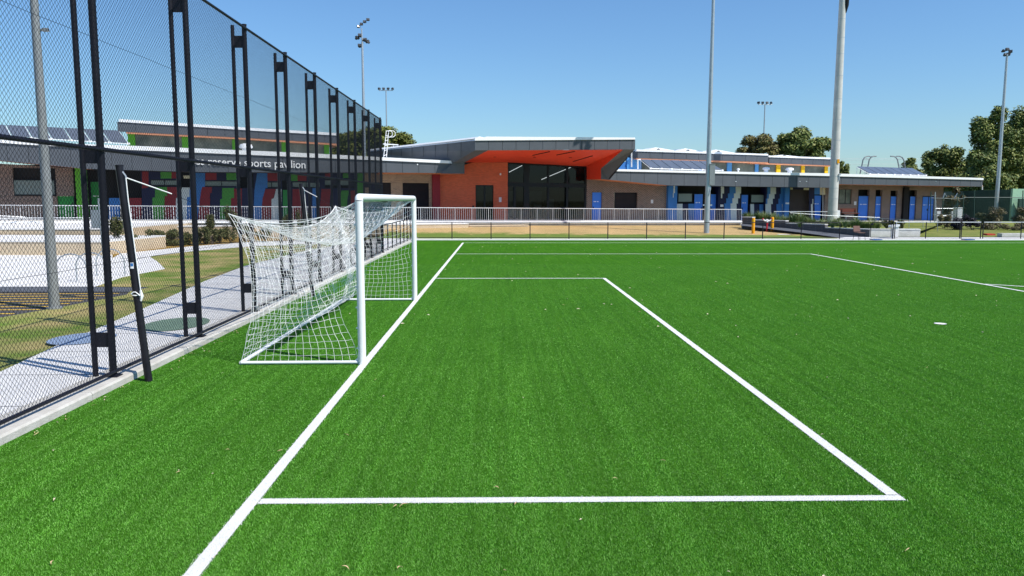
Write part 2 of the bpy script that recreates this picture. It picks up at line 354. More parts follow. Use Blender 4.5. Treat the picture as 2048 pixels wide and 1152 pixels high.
# turf fibres
def blades():
    n = 3900000
    d = 3.0 * np.exp(rng.random(n)*math.log(30/3.0)); a = rng.uniform(-R(50), R(66), n)
    keep = rng.random(n) < np.minimum(1, (d/3.6)**-.25)
    d = d[keep]; a = a[keep]
    x = CAM[0] + d*np.sin(a); y = CAM[1] + d*np.cos(a)
    k = (x > TX0+.01); x = x[k]; y = y[k]; d = d[k]; n = len(x)
    wdt = .0017*(d/5)**.75*rng.uniform(.7, 1.3, n); h = rng.uniform(.008, .017, n)*(d/5)**-.25
    th = rng.uniform(0, 2*math.pi, n); le = rng.uniform(.1, 1.1, n)*h; lt = rng.uniform(0, 2*math.pi, n)
    V = np.empty((n, 3, 3), np.float32)
    V[:, 0, 0] = x - wdt*np.cos(th); V[:, 0, 1] = y - wdt*np.sin(th); V[:, 0, 2] = 0
    V[:, 1, 0] = x + wdt*np.cos(th); V[:, 1, 1] = y + wdt*np.sin(th); V[:, 1, 2] = 0
    V[:, 2, 0] = x + le*np.cos(lt); V[:, 2, 1] = y + le*np.sin(lt); V[:, 2, 2] = h
    wm = np.zeros(n, bool); xj = x+rng.normal(0, .006, n); yj = y+rng.normal(0, .006, n)
    for x0, y0, x1, y1 in LINES: wm |= (xj > x0) & (xj < x1) & (yj > y0) & (yj < y1)
    me = bpy.data.meshes.new('turf_fibres')
    me.vertices.add(3*n); me.vertices.foreach_set('co', V.ravel())
    me.loops.add(3*n); me.loops.foreach_set('vertex_index', np.arange(3*n, dtype=np.int32))
    me.polygons.add(n); me.polygons.foreach_set('loop_start', np.arange(0, 3*n, 3, dtype=np.int32))
    me.polygons.foreach_set('loop_total', np.full(n, 3, np.int32))
    me.materials.append(M['blade']); me.materials.append(M['wblade'])
    me.polygons.foreach_set('material_index', wm.astype(np.int32))
    me.update(calc_edges=True); me.validate()
    o = bpy.data.objects.new('turf_fibres', me); col.objects.link(o)
    tag(o, 'short green artificial turf fibres with white fibres along the marked lines', 'turf', kind='stuff')
blades()

# kerb under the tall fence, path, verge, car park, plaza
kb = MB()
for i in range(18):
    y0 = -14.36 + i*3.06 - .0; y1 = y0 + 3.05
    kb.box(-3.42, y0, -.05, TX0-.02, y1, .10)
    kb.add([(TX0-.02, y0, -.05), (TX0, y0, -.05), (TX0, y1, -.05), (TX0-.02, y1, -.05), (TX0-.02, y0, .10), (TX0, y0, .075), (TX0, y1, .075), (TX0-.02, y1, .10)],
           [(1, 2, 6, 5), (4, 5, 6, 7), (0, 1, 5, 4), (3, 7, 6, 2)])
tag(kb.build('kerb', M['kerb']), kind='structure')
EDGE = [(-4.7, -15), (-4.9, -.84), (-5.28, 1.5), (-5.46, 3.2), (-5.95, 6.8), (-6.6, 11.4), (-7.1, 16.6), (-7.0, 24), (-6.2, 31), (-5.6, 36.5)]
sheet('path', [(-3.43, -15), (-3.43, 36.5)] + EDGE[::-1], .075, M['concrete2'])
pj = MB()
for i in range(26):
    y = -6.0+1.65*i; xe = float(np.interp(y, [q[1] for q in EDGE], [q[0] for q in EDGE]))
    pj.add([(xe+.01, y, .0795), (-3.44, y, .0795), (-3.44, y+.012, .0795), (xe+.01, y+.012, .0795)], [(0, 1, 2, 3)])
tag(pj.build('path_joints', M['greypath']), kind='structure')
ROAD = [(-9.3, -15), (-8.6, 1), (-8.25, 4.3), (-7.85, 6.0), (-7.45, 8.3), (-7.7, 9.0)]
sheet('verge', EDGE + [(-5.6, 38), (-15.5, 33), (-13.8, 27.5), (-14.8, 25.3), (-11.3, 19.0), (-9.6, 15.7), (-9.7, 12.8), (-9.2, 10.2), (-7.6, 10.0)] + ROAD[::-1], .045, M['lawn'])
sheet('car_park', [(-60, -15)] + ROAD + [(-60, 9.0)], .02, M['asphalt'])
sheet('gutter', [(-60, 9.0), (-7.7, 9.0), (-7.6, 10.0), (-9.2, 10.2), (-60, 10.2)], .035, M['greypath'])
yl = MB()
for k in range(7):
    y = 5.5 + k*.5; xr = -8.15 + .05*k
    for j in range(9): yl.add([(xr-4.2*j-4.1, y, .026), (xr-4.2*j, y+.18, .026), (xr-4.2*j, y+.27, .026), (xr-4.2*j-4.1, y+.09, .026)], [(0, 1, 2, 3)])
for j in (0, 1): yl.add([(-40, 4.6+j*.0, .026), (-8.35, 5.05, .026), (-8.35, 5.15, .026), (-40, 4.7, .026)], [(0, 1, 2, 3)]) if j == 0 else None
tag(yl.build('car_park_markings', M['yellowline']), kind='structure')
sheet('plaza', [(-60, 10.2), (-9.2, 10.2), (-9.7, 12.8), (-9.6, 15.7), (-11.3, 19.0), (-14.8, 25.3), (-60, 25.3)], .04, M['concrete2'])
pj = MB()
for i in range(24): pj.add([(-11.5-2.0*i, 10.3, .0445), (-11.485-2.0*i, 10.3, .0445), (-11.485-2.0*i, 19.0 if i < 2 else 25.2, .0445), (-11.5-2.0*i, 19.0 if i < 2 else 25.2, .0445)], [(0, 1, 2, 3)])
for i in range(7): pj.add([(-60, 12.2+2.0*i, .0445), (-10.2 if i < 2 else -11.4-1.1*(i-2), 12.2+2.0*i, .0445), (-10.2 if i < 2 else -11.4-1.1*(i-2), 12.215+2.0*i, .0445), (-60, 12.215+2.0*i, .0445)], [(0, 1, 2, 3)])
tag(pj.build('plaza_joints', M['greypath']), kind='structure')
p1 = [gz(px, py, .05)[:2] for px, py in ((240, 517), (270, 517), (380, 503), (500, 493), (640, 487), (700, 483), (700, 476), (640, 479), (500, 484), (380, 493), (240, 507))]
sheet('garden_path', p1, .055, M['concrete2'])
sheet('mulch_bed', [gz(px, py, .05)[:2] for px, py in ((225, 516), (240, 507), (380, 493), (500, 484), (640, 479), (700, 476), (700, 470), (480, 472), (225, 484))], .05, M['mulch'])
b = MB(); c0 = gz(165, 677, .08); b.add([(c0[0]+.52*math.cos(a), c0[1]+.62*math.sin(a), .085) for a in np.linspace(0, 2*math.pi, 24, endpoint=False)], [tuple(range(24))])
tag(b.build('manhole_cover', M['cover_blue']), 'round blue grey pit cover at the path edge beside the verge', 'pit cover')
b = MB(); c0 = gz(352, 648, .08); b.add([(c0[0]+.58*math.cos(a), c0[1]+.85*math.sin(a), .085) for a in np.linspace(0, 2*math.pi, 24, endpoint=False)], [tuple(range(24))])
tag(b.build('manhole_cover', M['cover_green']), 'round faded green pit cover set in the concrete path', 'pit cover')

# lawn between the pitch and the pavilion, one sloping sheet
def lawn_h(x, y):
    s = (x-ORG[0])*E1[0] + (y-ORG[1])*E1[1]
    yl_ = ORG[1] + (x-ORG[0])*math.tan(TH) - 5.4/math.cos(TH)
    if x > 23: yl_ += 6
    t = min(1., max(0., (y-36.7)/max(2., yl_-36.7)))
    return .04 + (zf(s)-.30)*t*(1. if x < 23 else .8)
def grid_sheet(name, x0, x1, y0, y1, nx, ny, hf, m):
    b = MB(); vs = []; fs = []
    for j in range(ny+1):
        for i in range(nx+1):
            x = x0+(x1-x0)*i/nx; y = y0+(y1-y0)*j/ny; vs.append((x, y, hf(x, y)))
    for j in range(ny):
        for i in range(nx): k = j*(nx+1)+i; fs.append((k, k+1, k+nx+2, k+nx+1))
    b.add(vs, fs); return tag(b.build(name, m, smooth=True), kind='structure')
grid_sheet('dry_lawn', -5.5, 22.4, 36.6, 62, 40, 40, lawn_h, M['dry'])
grid_sheet('side_lawn', 22.4, 75, 36.6, 75, 40, 40, lambda x, y: .02+.016*(y-36.6), M['green_lawn'])
b = MB()
for i in range(30):
    x0 = -3.4 + i*2.4; b.box(x0, 35.57, -.05, x0+2.39, 36.58, .055)
tag(b.build('far_kerb', M['concrete2']), kind='structure')
sheet('apron', [(23.2, 36.6), (70, 36.6), (70, 38.1), (24.5, 38.1)], .072, M['concrete2'])

# ------------------------------------------------------------------ tall chain-link fence
FX = -3.12; BAY = 3.06; Y0 = -1.24
fence = thing('chainlink_fence', (FX, 0, .10), 'tall black chain-link ball fence with twin posts behind the goal', 'fence')
ys = [Y0 + BAY*i for i in range(-3, 9)]
H = 5.93
post = MB().tube([(0,0,0), (0,0,H)], .048, 14).tube([(0,0,H), (0,0,H+.02)], .053, 14).build('post', M['black'], fence, True); post.location = (0, ys[0], 0)
bk = MB().tube([(0,0,-.05), (0,0,H)], .037, 10).build('back_post', M['black'], fence, True); bk.location = (-.24, ys[0], 0)
pl = MB()
for z0, z1 in ((.40, .60), (2.85, 3.08), (5.48, 5.72)): pl.box(-.215, -.008, z0, -.05, .008, z1)
plo = pl.each('brace_plate', M['black'], fence)
for o in plo: o.location = (0, ys[0], 0)
bf = MB().cbox(0, 0, .008, .17, .17, .016).cbox(0, 0, .024, .12, .12, .016)
bfo = bf.build('base_plate', M['black'], fence); bfo.location = (0, ys[0], 0)
for y in ys[1:]:
    for o, dx in [(post, 0), (bk, -.24), (bfo, 0)]+[(q, 0) for q in plo]: cpart(o, fence, (dx, y, 0))
L0, L1 = ys[0], ys[-1]
for nm, z, r in (('top_rail', 5.86, .027), ('middle_rail', 3.03, .030), ('bottom_rail', .075, .024)):
    MB().tube([(.045, L0, z), (.045, L1, z)], r, 10).build(nm, M['black'], fence, True)
for z in (4.45, 1.53): MB().tube([(.012, L0+i*(L1-L0)/60, z+.004*math.sin(i*2.1)) for i in range(61)], .0028, 4).build('tension_wire', M['wire'], fence)
# mesh panel of one bay: interlocked zigzag wires
def mesh_bay(per=BAY/43, zlo=.10, zhi=5.83, r=.0024):
    b = MB(); hp = per/2; nz = int((zhi-zlo)/hp); V = []; F = []
    for k in range(int(round(BAY/hp))):
        y_a, y_b = k*hp, (k+1)*hp; base = len(V)
        for i in range(nz+1):
            y = y_a if (i+k) % 2 == 0 else y_b
            dx = .0022 if (i+k) % 2 == 0 else -.0022
            z = zlo + i*hp
            for q in range(3):
                an = 2*math.pi*q/3
                V.append((dx+r*math.cos(an), y+r*math.sin(an), z))
        for i in range(nz):
            for q in range(3):
                a = base+i*3+q; c = base+i*3+(q+1) % 3; F.append((a, c, c+3, a+3))
    b.v = V; b.f = F; b.m = [0]*len(F); return b
mp = mesh_bay()
me = bpy.data.meshes.new('wire_mesh'); me.from_pydata(mp.v, [], mp.f); me.materials.append(M['wire'])
me.polygons.foreach_set('use_smooth', [True]*len(me.polygons)); me.update()
for i, y in enumerate(ys[:-1]):
    o = bpy.data.objects.new('wire_mesh', me); col.objects.link(o); o.parent = fence; o.location = (.075, y, 0)
# one more bay towards the camera
# low fence along the path's last stretch and along the far side of the pitch
lowm = None
def low_fence(name, pts, label, h=1.02, rails=('top_rail', 'bottom_rail'), mats='black', r=.024, mesh=True):
    x0, y0, z0 = pts[0]; root = thing(name, (x0, y0, z0), label, 'fence')
    P = [(p[0]-x0, p[1]-y0, p[2]-z0) for p in pts]
    first = MB().tube([(0,0,0), (0,0,h+.02)], .03, 10).build('post', M['black'], root, True); first.location = P[0]
    for p in P[1:]: cpart(first, root, p)
    MB().tube([(p[0], p[1], p[2]+h) for p in P], r, 8).build('top_rail', M[mats], root, True)
    MB().tube([(p[0], p[1], p[2]+.09) for p in P], .018, 8).build('bottom_rail', M['black'], root, True)
    if mesh:
        b = MB()
        for a, c in zip(P[:-1], P[1:]):
            a = np.array(a); c = np.array(c); L = np.linalg.norm(c-a); n = int(L/.09)
            for k in range(n+1):
                for dirn in (-1, 1):
                    t0 = k*.09; t1 = t0 + dirn*(h-.09)
                    lo, hi = max(0, min(t0, t1)), min(L, max(t0, t1))
                    if hi-lo < .02: continue
                    z_at = lambda t: .09 + (h-.09)*abs(t-t0)/(h-.09)
                    e0 = a+(c-a)*(lo/L); e1 = a+(c-a)*(hi/L)
                    b.tube([(e0[0], e0[1], e0[2]+z_at(lo)), (e1[0], e1[1], e1[2]+z_at(hi))], .0011, 3, False)
        b.build('wire_mesh', M['wire'], root)
    return root
low_fence('chainlink_fence', [(FX, ys[-1]+.25+1.55*i, .10) for i in range(9)], 'low black fence running on from the tall fence to the far corner', h=1.22)
FY = 36.2
fx = [-3.0] + [-.77+2.4*i for i in range(11)]
low_fence('chainlink_fence', [(x, FY, .05) for x in fx], 'long low black fence across the far end in front of the dry lawn')
low_fence('chainlink_fence', [(26.75, FY+.15, .07), (28.7, FY+.15, .07), (30.85, FY+.15, .07)], 'short low fence with pale top rail between the gate and the gap', mats='galv')
low_fence('chainlink_fence', [(32.3, FY+.15, .07), (34.7, FY+.15, .07), (37.1, FY+.15, .07), (39.5, FY+.15, .07), (42, FY+.15, .07)], 'low fence with pale top rail right of the fence gap', mats='galv')
low_fence('chainlink_fence', [(30.98, FY+.22, .07), (32.2, FY+.22, .07)], 'narrow fence panel with pale top rail closing the gap', mats='galv')
gt = thing('gate', (25.2, FY+.08, .06), 'small black tube gate with rounded corners in the low fence', 'gate')
MB().tube([(0,0,.1), (0,0,.85), (.06,0,.97), (.16,0,1.02), (1.12,0,1.02), (1.22,0,.97), (1.28,0,.85), (1.28,0,.1), (0,0,.1)], .022, 8).build('gate_frame', M['black'], gt, True)
MB().tube([(.02,0,.60), (1.26,0,.60)], .013, 6).build('cross_bar', M['black'], gt, True)
MB().tube([(1.40,0,-.04), (1.40,0,1.12)], .035, 10).build('gate_post', M['black'], gt, True)
MB().cbox(.10, .0, .90, .09, .05, .12).build('latch', M['black'], gt)

# ------------------------------------------------------------------ goal
goal = thing('football_goal', (0, 3.66, 0), 'full-size white football goal with slack white net', 'goal')
gy0, gy1 = -.06-3.66, 7.38-3.66; GX = .035
def gpost(y): return MB().tube([(GX,y,0), (GX,y,2.46)], .06, 20)
for y, sgn in ((gy0, 1), (gy1, -1)):
    gpost(y).build('goal_post', M['white'], goal, True)
cb = MB().tube([(GX, gy0, 2.46)]+[(GX, gy0+.05*(1-math.cos(a)), 2.46+.05*math.sin(a)) for a in (R(30), R(60), R(90))]+[(GX, gy1-.05, 2.51), (GX, gy1-.015, 2.495), (GX, gy1, 2.46)], .0605, 20)
cb.build('crossbar', M['white'], goal, True)
BX = -1.79
MB().tube([(GX-.06, gy0, .035), (BX, gy0, .03)], .026, 10).tube([(GX-.05, gy0, .10), (GX-.13, gy0, .03)], .014, 8).build('side_bar', M['white'], goal, True)
MB().tube([(GX-.06, gy1, .035), (BX+.05, gy1, .03)], .026, 10).tube([(GX-.05, gy1, .10), (GX-.13, gy1, .03)], .014, 8).build('side_bar', M['white'], goal, True)
MB().tube([(BX, gy0, .03), (BX+.05, gy1, .03)], .032, 10).build('back_bar', M['white'], goal, True)
clips = MB()
for y in (gy0, gy1):
    for z in np.arange(.25, 2.4, .31): clips.cbox(GX-.065, y, z, .03, .03, .022)
clips.each('net_clip', M['net'], goal)
T0 = np.array([-1.90, gy0+.02, 2.27]); T1 = np.array([-1.86, gy1-.02, 2.31])
def wob(a, b, s=.03): return s*(math.sin(7.1*a+3.3*b)+math.sin(4.3*b-9.7*a+1.2))/2
def backtop(u): p = T0+(T1-T0)*u; p = p.copy(); p[2] -= .34*4*u*(1-u); p[0] += .20*math.sin(math.pi*u); return p
def roof(u, v):
    a = np.array([GX-.05, gy0+(gy1-gy0)*u, 2.44]); p = a+(backtop(u)-a)*v
    p[2] -= (.22+.42*math.sin(math.pi*u)**.7)*4*v*(1-v)*(1-.25*v) + wob(u*3, v*2, .025); return p
def sidetop(v, y, T):
    a = np.array([GX-.05, y, 2.44]); p = a+(T-a)*v; p[2] -= .22*4*v*(1-v); return p
def backedge(w, T, bx, y):
    p = np.array([T[0]+(bx-T[0])*w + .27*math.sin(math.pi*w**.9), T[1]+(y-T[1])*w, T[2]*(1-w)+.04*w]); return p
def side(v, w, y, T, bx, bulge, gap=.42):
    top = sidetop(v, y, T); fr = np.array([GX-.06-gap*math.sin(math.pi*min(1, w**.8))**1.5, y, 2.44*(1-w)+.05*w]); be = backedge(w, T, bx, y)
    bot = np.array([GX-.06+(bx-GX+.06)*v, y, .04])
    c00 = sidetop(0, y, T); c10 = T; c01 = np.array([GX-.06, y, .05]); c11 = np.array([bx, y, .04])
    p = (1-w)*top + w*bot + (1-v)*fr + v*be - ((1-v)*(1-w)*c00 + v*(1-w)*c10 + (1-v)*w*c01 + v*w*c11)
    p[1] += bulge*math.sin(math.pi*w)*math.sin(math.pi*v) + wob(v*2, w*3, .04)*math.sin(math.pi*w)
    p[0] += wob(w*3, v*2, .03)*math.sin(math.pi*w); return p
def back(u, w):
    t = backtop(u); bt = np.array([BX+.05*u, gy0+(gy1-gy0)*u, .04]); p = t+(bt-t)*w
    e = min(1., min(u/.25, (1-u)/.07)); e = e*e*(3-2*e)*(.55+.75*u)
    p[0] += (.27*math.sin(math.pi*w**.9)*(1-e) + e*(.58*math.sin(math.pi*w**1.35)**.9))
    p[2] = t[2]*(1-w)**(1+.22*e)+.045*w
    p[0] += wob(u*5, w*2, .035)*math.sin(math.pi*w); p[2] -= e*.08*math.sin(math.pi*w)*math.sin(math.pi*u*1.0) - wob(w*3, u*6, .03)*math.sin(math.pi*w)
    p[2] = max(p[2], .03); return p
def netmesh(fn, nu, nv, r=.0029, drop=0):
    G = [[fn(i/nu, j/nv) for j in range(nv+1)] for i in range(nu+1)]; b = MB()
    jit = lambda p: p + rng.normal(0, .005, 3)
    for i in range(1, nu):
        for j in range(1, nv): G[i][j] = jit(G[i][j])
    for i in range(nu+1): b.tube(G[i], r, 3, False)
    for j in range(nv+1): b.tube([G[i][j] for i in range(nu+1)], r, 3, False)
    return b
netmesh(roof, 62, 19).build('roof_net', M['net'], goal)
netmesh(back, 62, 22).build('back_net', M['net'], goal)
netmesh(lambda u, v: side(u, v, gy0, T0, BX, -.03), 15, 21).build('side_net', M['net'], goal)
netmesh(lambda u, v: side(u, v, gy1, T1, BX+.05, .04, .06), 15, 21).build('side_net', M['net'], goal)
fold = MB()
for k in range(11):
    j = lambda a: rng.normal(0, a, 3)
    c_ = [T1+j(.01), np.array([-1.66, gy1-.35, 1.85])+j(.03), np.array([-1.52, gy1-.52, 1.30])+j(.045), np.array([-1.44, gy1-.58, .75])+j(.05), np.array([-1.47, gy1-.50, .30])+j(.05), np.array([-1.70, gy1-.30, .05])+j(.02)]
    fold.tube([c_[0]]+[a+(b_-a)*t for a, b_ in zip(c_[:-1], c_[1:]) for t in (.5, 1.)], .0036, 3, False)
tag(fold.build('net_fold', M['net'], goal), 'bunched white fold of netting hanging at the far back corner')
MB().tube([backtop(i/30) for i in range(31)], .007, 6).build('net_rope', M['net'], goal)
for y, T in ((gy0, T0), (gy1, T1)): MB().tube([sidetop(i/14, y, T) for i in range(15)], .0065, 6).build('net_rope', M['net'], goal)

# leaning net-support poles with their ropes
def lean_pole(foot, top, corner, label):
    root = thing('net_support_pole', foot, label, 'pole'); f = np.array(foot); t = np.array(top)-f
    MB().tube([(0,0,0), tuple(t)], .050, 16).build('pole', M['pad'], root, True)
    MB().tube([tuple(t*1.0), tuple(t*1.006)], .053, 16).build('pole_cap', M['pad'], root, True)
    side_ = np.array([.055, -.02, 0])
    hk = t*.965+side_
    MB().tube([tuple(t*.975+side_*.7), tuple(hk+np.array([.02, 0, -.02])), tuple(hk+np.array([.03, 0, -.05]))], .012, 6).build('pulley', M['galv'], root, True)
    MB().tube([tuple(hk+np.array([.03, -.01, -.05]))]+[tuple(t*k+side_+np.array([.018, -.012, 0])) for k in (.85, .7, .55, .42)], .0075, 6).build('hanging_rope', M['net'], root, True)
    k = t*.415; MB().tube([tuple(k+np.array([.052*math.cos(a), .052*math.sin(a), .02*math.sin(a)])) for a in np.linspace(0, 2*math.pi, 17)], .009, 5).tube([tuple(k+np.array([-.05+.12*i/4, -.055, .0+.03*math.sin(i)])) for i in range(5)], .008, 5).tube([tuple(k+np.array([.06, -.02, .05])), tuple(k+np.array([.075, -.02, -.03])), tuple(k+np.array([.06, -.02, -.10]))], [.014, .024, .012], 6).build('rope_knot', M['net'], root, True)
    c = np.array(corner)-f; s0 = hk+np.array([.03, 0, -.05]); mid = s0+(c-s0)*.42
    MB().tube([tuple(s0), tuple(s0+(c-s0)*.2), tuple(mid)], .0085, 6).build('guy_rope', M['net'], root, True)
    MB().tube([tuple(mid), tuple(mid+(c-mid)*.5+np.array([0, 0, -.03])), tuple(c)], .0032, 5).build('guy_cord', M['wire'], root, True)
    return root, t
r1, t1 = lean_pole((-2.71, -1.11, 0), (-2.95, -1.11, 2.92), (T0[0], T0[1]+3.66, T0[2]), 'near black padded pole leaning on the tall fence with white rope')
st = t1*.545; MB().add([(st[0]+.0515*math.cos(a), .0515*math.sin(a), z) for z in (st[2]-.035, st[2]+.045) for a in np.linspace(R(-105), R(-55), 6)], [(i, i+1, i+7, i+6) for i in range(5)]).build('sticker', M['white'], r1)
MB().add([(st[0]+.0522*math.cos(a), .0522*math.sin(a), z) for z in (st[2]-.005, st[2]+.038) for a in np.linspace(R(-100), R(-60), 6)], [(i, i+1, i+7, i+6) for i in range(5)]).build('sticker_mark', M['blue2'], r1)
lean_pole((-2.70, 8.35, 0), (-2.93, 8.35, 2.86), (T1[0], T1[1]+3.66, T1[2]), 'far black pole leaning behind the goal net')

# ------------------------------------------------------------------ pavilion
pav = thing('sports_pavilion', tuple(ORG), 'long low sports pavilion with charcoal fascias, orange entrance and coloured boards', 'building', rz=TH)
def fpoly(b, pts, dep, thick): b.ext([fp(x, y, dep) for x, y in pts], (0, thick, 0)); return b
def lerp_pts(L, x):                         # height of a polyline at x
    for (x0, y0), (x1, y1) in zip(L[:-1], L[1:]):
        if x <= x1 or (x1, y1) == L[-1]: return y0+(y1-y0)*(x-x0)/(x1-x0)
def wall(name, m, xa, xb, top, holes, dep=0., thick=.28, zlow=None):
    """wall from xa to xb along a roof line, standing on the terrace, with rectangular openings (x0,y0,x1,y1 or None for the floor)"""
    b = MB(); s0 = fp(xa, 380, dep)[0]; s1 = fp(xb, 380, dep)[0]
    H_ = []
    for x0, y0, x1, y1 in holes:
        A = fp(x0, y0, dep); B = fp(x1, y0, dep); zt = (A[2]+B[2])/2
        zb = -9 if y1 is None else fp((x0+x1)/2, y1, dep)[2]
        H_.append((A[0], B[0], zb, zt))
    topz = lambda s: None
    xs = [xa + (xb-xa)*i/60 for i in range(61)]; tab = [(fp(x, lerp_pts(top, x), dep)[0], fp(x, lerp_pts(top, x), dep)[2]) for x in xs]
    tz = lambda s: float(np.interp(s, [q[0] for q in tab], [q[1] for q in tab]))
    cuts = sorted(set([s0, s1]+[h[0] for h in H_]+[h[1] for h in H_])); cuts = [c for c in cuts if s0-1e-6 <= c <= s1+1e-6]
    for a, c in zip(cuts[:-1], cuts[1:]):
        if c-a < 1e-4: continue
        mid = (a+c)/2; hs = sorted([h for h in H_ if h[0] < mid < h[1]], key=lambda h: h[2])
        segs = []; zc = None
        lo = lambda s: zf(s)-.05
        spans = []; cur = ('floor',)
        for h in hs:
            if h[2] > -5: spans.append((cur, h[2]))
            cur = ('z', h[3])
        spans.append((cur, 'top'))
        for st_, en in spans:
            za0 = lo(a) if st_[0] == 'floor' else st_[1]; za1 = lo(c) if st_[0] == 'floor' else st_[1]
            zb0 = tz(a) if en == 'top' else en; zb1 = tz(c) if en == 'top' else en
            b.hexa([(a, dep, za0), (c, dep, za1), (c, dep, zb1), (a, dep, zb0)], [(a, dep+thick, za0), (c, dep+thick, za1), (c, dep+thick, zb1), (a, dep+thick, zb0)])
    return b.build(name, m, pav)
def rect_part(name, m, x0, y0, x1, y1, dep, thick=.05, parent=None):
    b = MB(); A = fp(x0, y0, dep); B = fp(x1, y0, dep); zt = (A[2]+B[2])/2
    zb0 = zf(A[0]) if y1 is None else fp((x0+x1)/2, y1, dep)[2]
    b.box(A[0], dep, zb0, B[0], dep+thick, zt)
    return b.build(name, m, parent or pav)
def door(x0, y0, x1, m, sign_y=None, dep=.16, handle='r'):
    d_ = rect_part('door', m, x0, y0, x1, None, dep)
    A = fp(x0, y0, dep); B = fp(x1, y0, dep); w_ = B[0]-A[0]; z0 = zf(A[0])
    hx = B[0]-.10 if handle == 'r' else A[0]+.10
    MB().box(hx-.03, dep-.05, z0+.95, hx+.03, dep-.002, z0+1.13).build('handle', M['frame'], d_)
    if sign_y:
        zz = fp((x0+x1)/2, sign_y, dep)[2]; b = MB(); n = max(4, int(w_*.62/.075)); u0 = A[0]+w_*.16
        for i in range(n):
            if i in (3,): continue
            b.box(u0+i*.075, dep-.006, zz-.035, u0+i*.075+.055, dep-.002, zz+.035)
        b.build('door_lettering', M['letter'], d_)
    f_ = MB(); t_ = .05; zt = (A[2]+B[2])/2
    f_.box(A[0]-t_, dep-.02, z0, A[0]-.003, dep+.07, zt+t_).box(B[0]+.003, dep-.02, z0, B[0]+t_, dep+.07, zt+t_).box(A[0]-.003, dep-.02, zt+.003, B[0]+.003, dep+.07, zt+t_)
    f_.build('door_frame', M['frame'], d_)
    return d_
def window(x0, y0, x1, y1, dep=.14, pane='blind', split=0):
    A = fp(x0, y0, dep); B = fp(x1, y0, dep); zt = (A[2]+B[2])/2; zb = fp((x0+x1)/2, y1, dep)[2]; t_ = .06
    f_ = MB().box(A[0]-t_, dep-.03, zb-t_, B[0]+t_, dep+.05, zb).box(A[0]-t_, dep-.03, zt, B[0]+t_, dep+.05, zt+t_).box(A[0]-t_, dep-.03, zb, A[0], dep+.05, zt).box(B[0], dep-.03, zb, B[0]+t_, dep+.05, zt)
    for k in range(split): c = A[0]+(B[0]-A[0])*(k+1)/(split+1); f_.box(c-.03, dep-.028, zb, c+.03, dep+.048, zt)
    fo = f_.build('window', M['frame'], pav)
    MB().box(A[0], dep, zb, B[0], dep+.02, zt).build('pane', M[pane], fo); return fo
def shutter(x0, y0, x1, y1=None, dep=.16):
    A = fp(x0, y0, dep); B = fp(x1, y0, dep); zt = (A[2]+B[2])/2; zb = zf(A[0]) if y1 is None else fp((x0+x1)/2, y1, dep)[2]
    b = MB(); z = zb
    while z < zt-.02:
        z2 = min(z+.10, zt); b.add([(A[0], dep, z), (B[0], dep, z), (B[0], dep-.022, z+(z2-z)*.5), (A[0], dep-.022, z+(z2-z)*.5), (B[0], dep, z2), (A[0], dep, z2)], [(0, 1, 2, 3), (3, 2, 4, 5)]); z = z2
    return b.build('roller_shutter', M['shutter'], pav)
def clad(name, items, dep):
    names = []; b = MB()
    for k, (mn, pts) in enumerate(items):
        if mn not in names: names.append(mn)
        b.cur = names.index(mn); dd = dep-.004*(k % 9)-.012
        if len(pts) == 4 and not isinstance(pts[0], tuple):
            x0, y0, x1, y1 = pts; pts = [(x0, y0), (x1, y0), (x1, y1), (x0, y1)]
        P = []
        for x, y in pts:
            q = fp(x, y, dd); P.append((q[0], q[1], max(q[2], zf(q[0])+.01)))
        b.ext(P, (0, dep-dd-.002, 0))
    return b.build(name, [M[n] for n in names], pav)

# terrace and interior backing
b = MB()
def slab(sa, sb, ba, bb): b.hexa([(sa, ba, zf(sa)-.26), (sb, ba, zf(sb)-.26), (sb, bb, zf(sb)-.26), (sa, bb, zf(sa)-.26)], [(sa, ba, zf(sa)), (sb, ba, zf(sb)), (sb, bb, zf(sb)), (sa, bb, zf(sa))])
slab(-62, 20.9, -5.15, 10); slab(20.9, 60, -2.7, 10)
tag(b.build('terrace', M['concrete']), kind='structure'); o_ter = bpy.data.objects['terrace']; o_ter.location = tuple(ORG); o_ter.rotation_euler = (0, 0, TH)

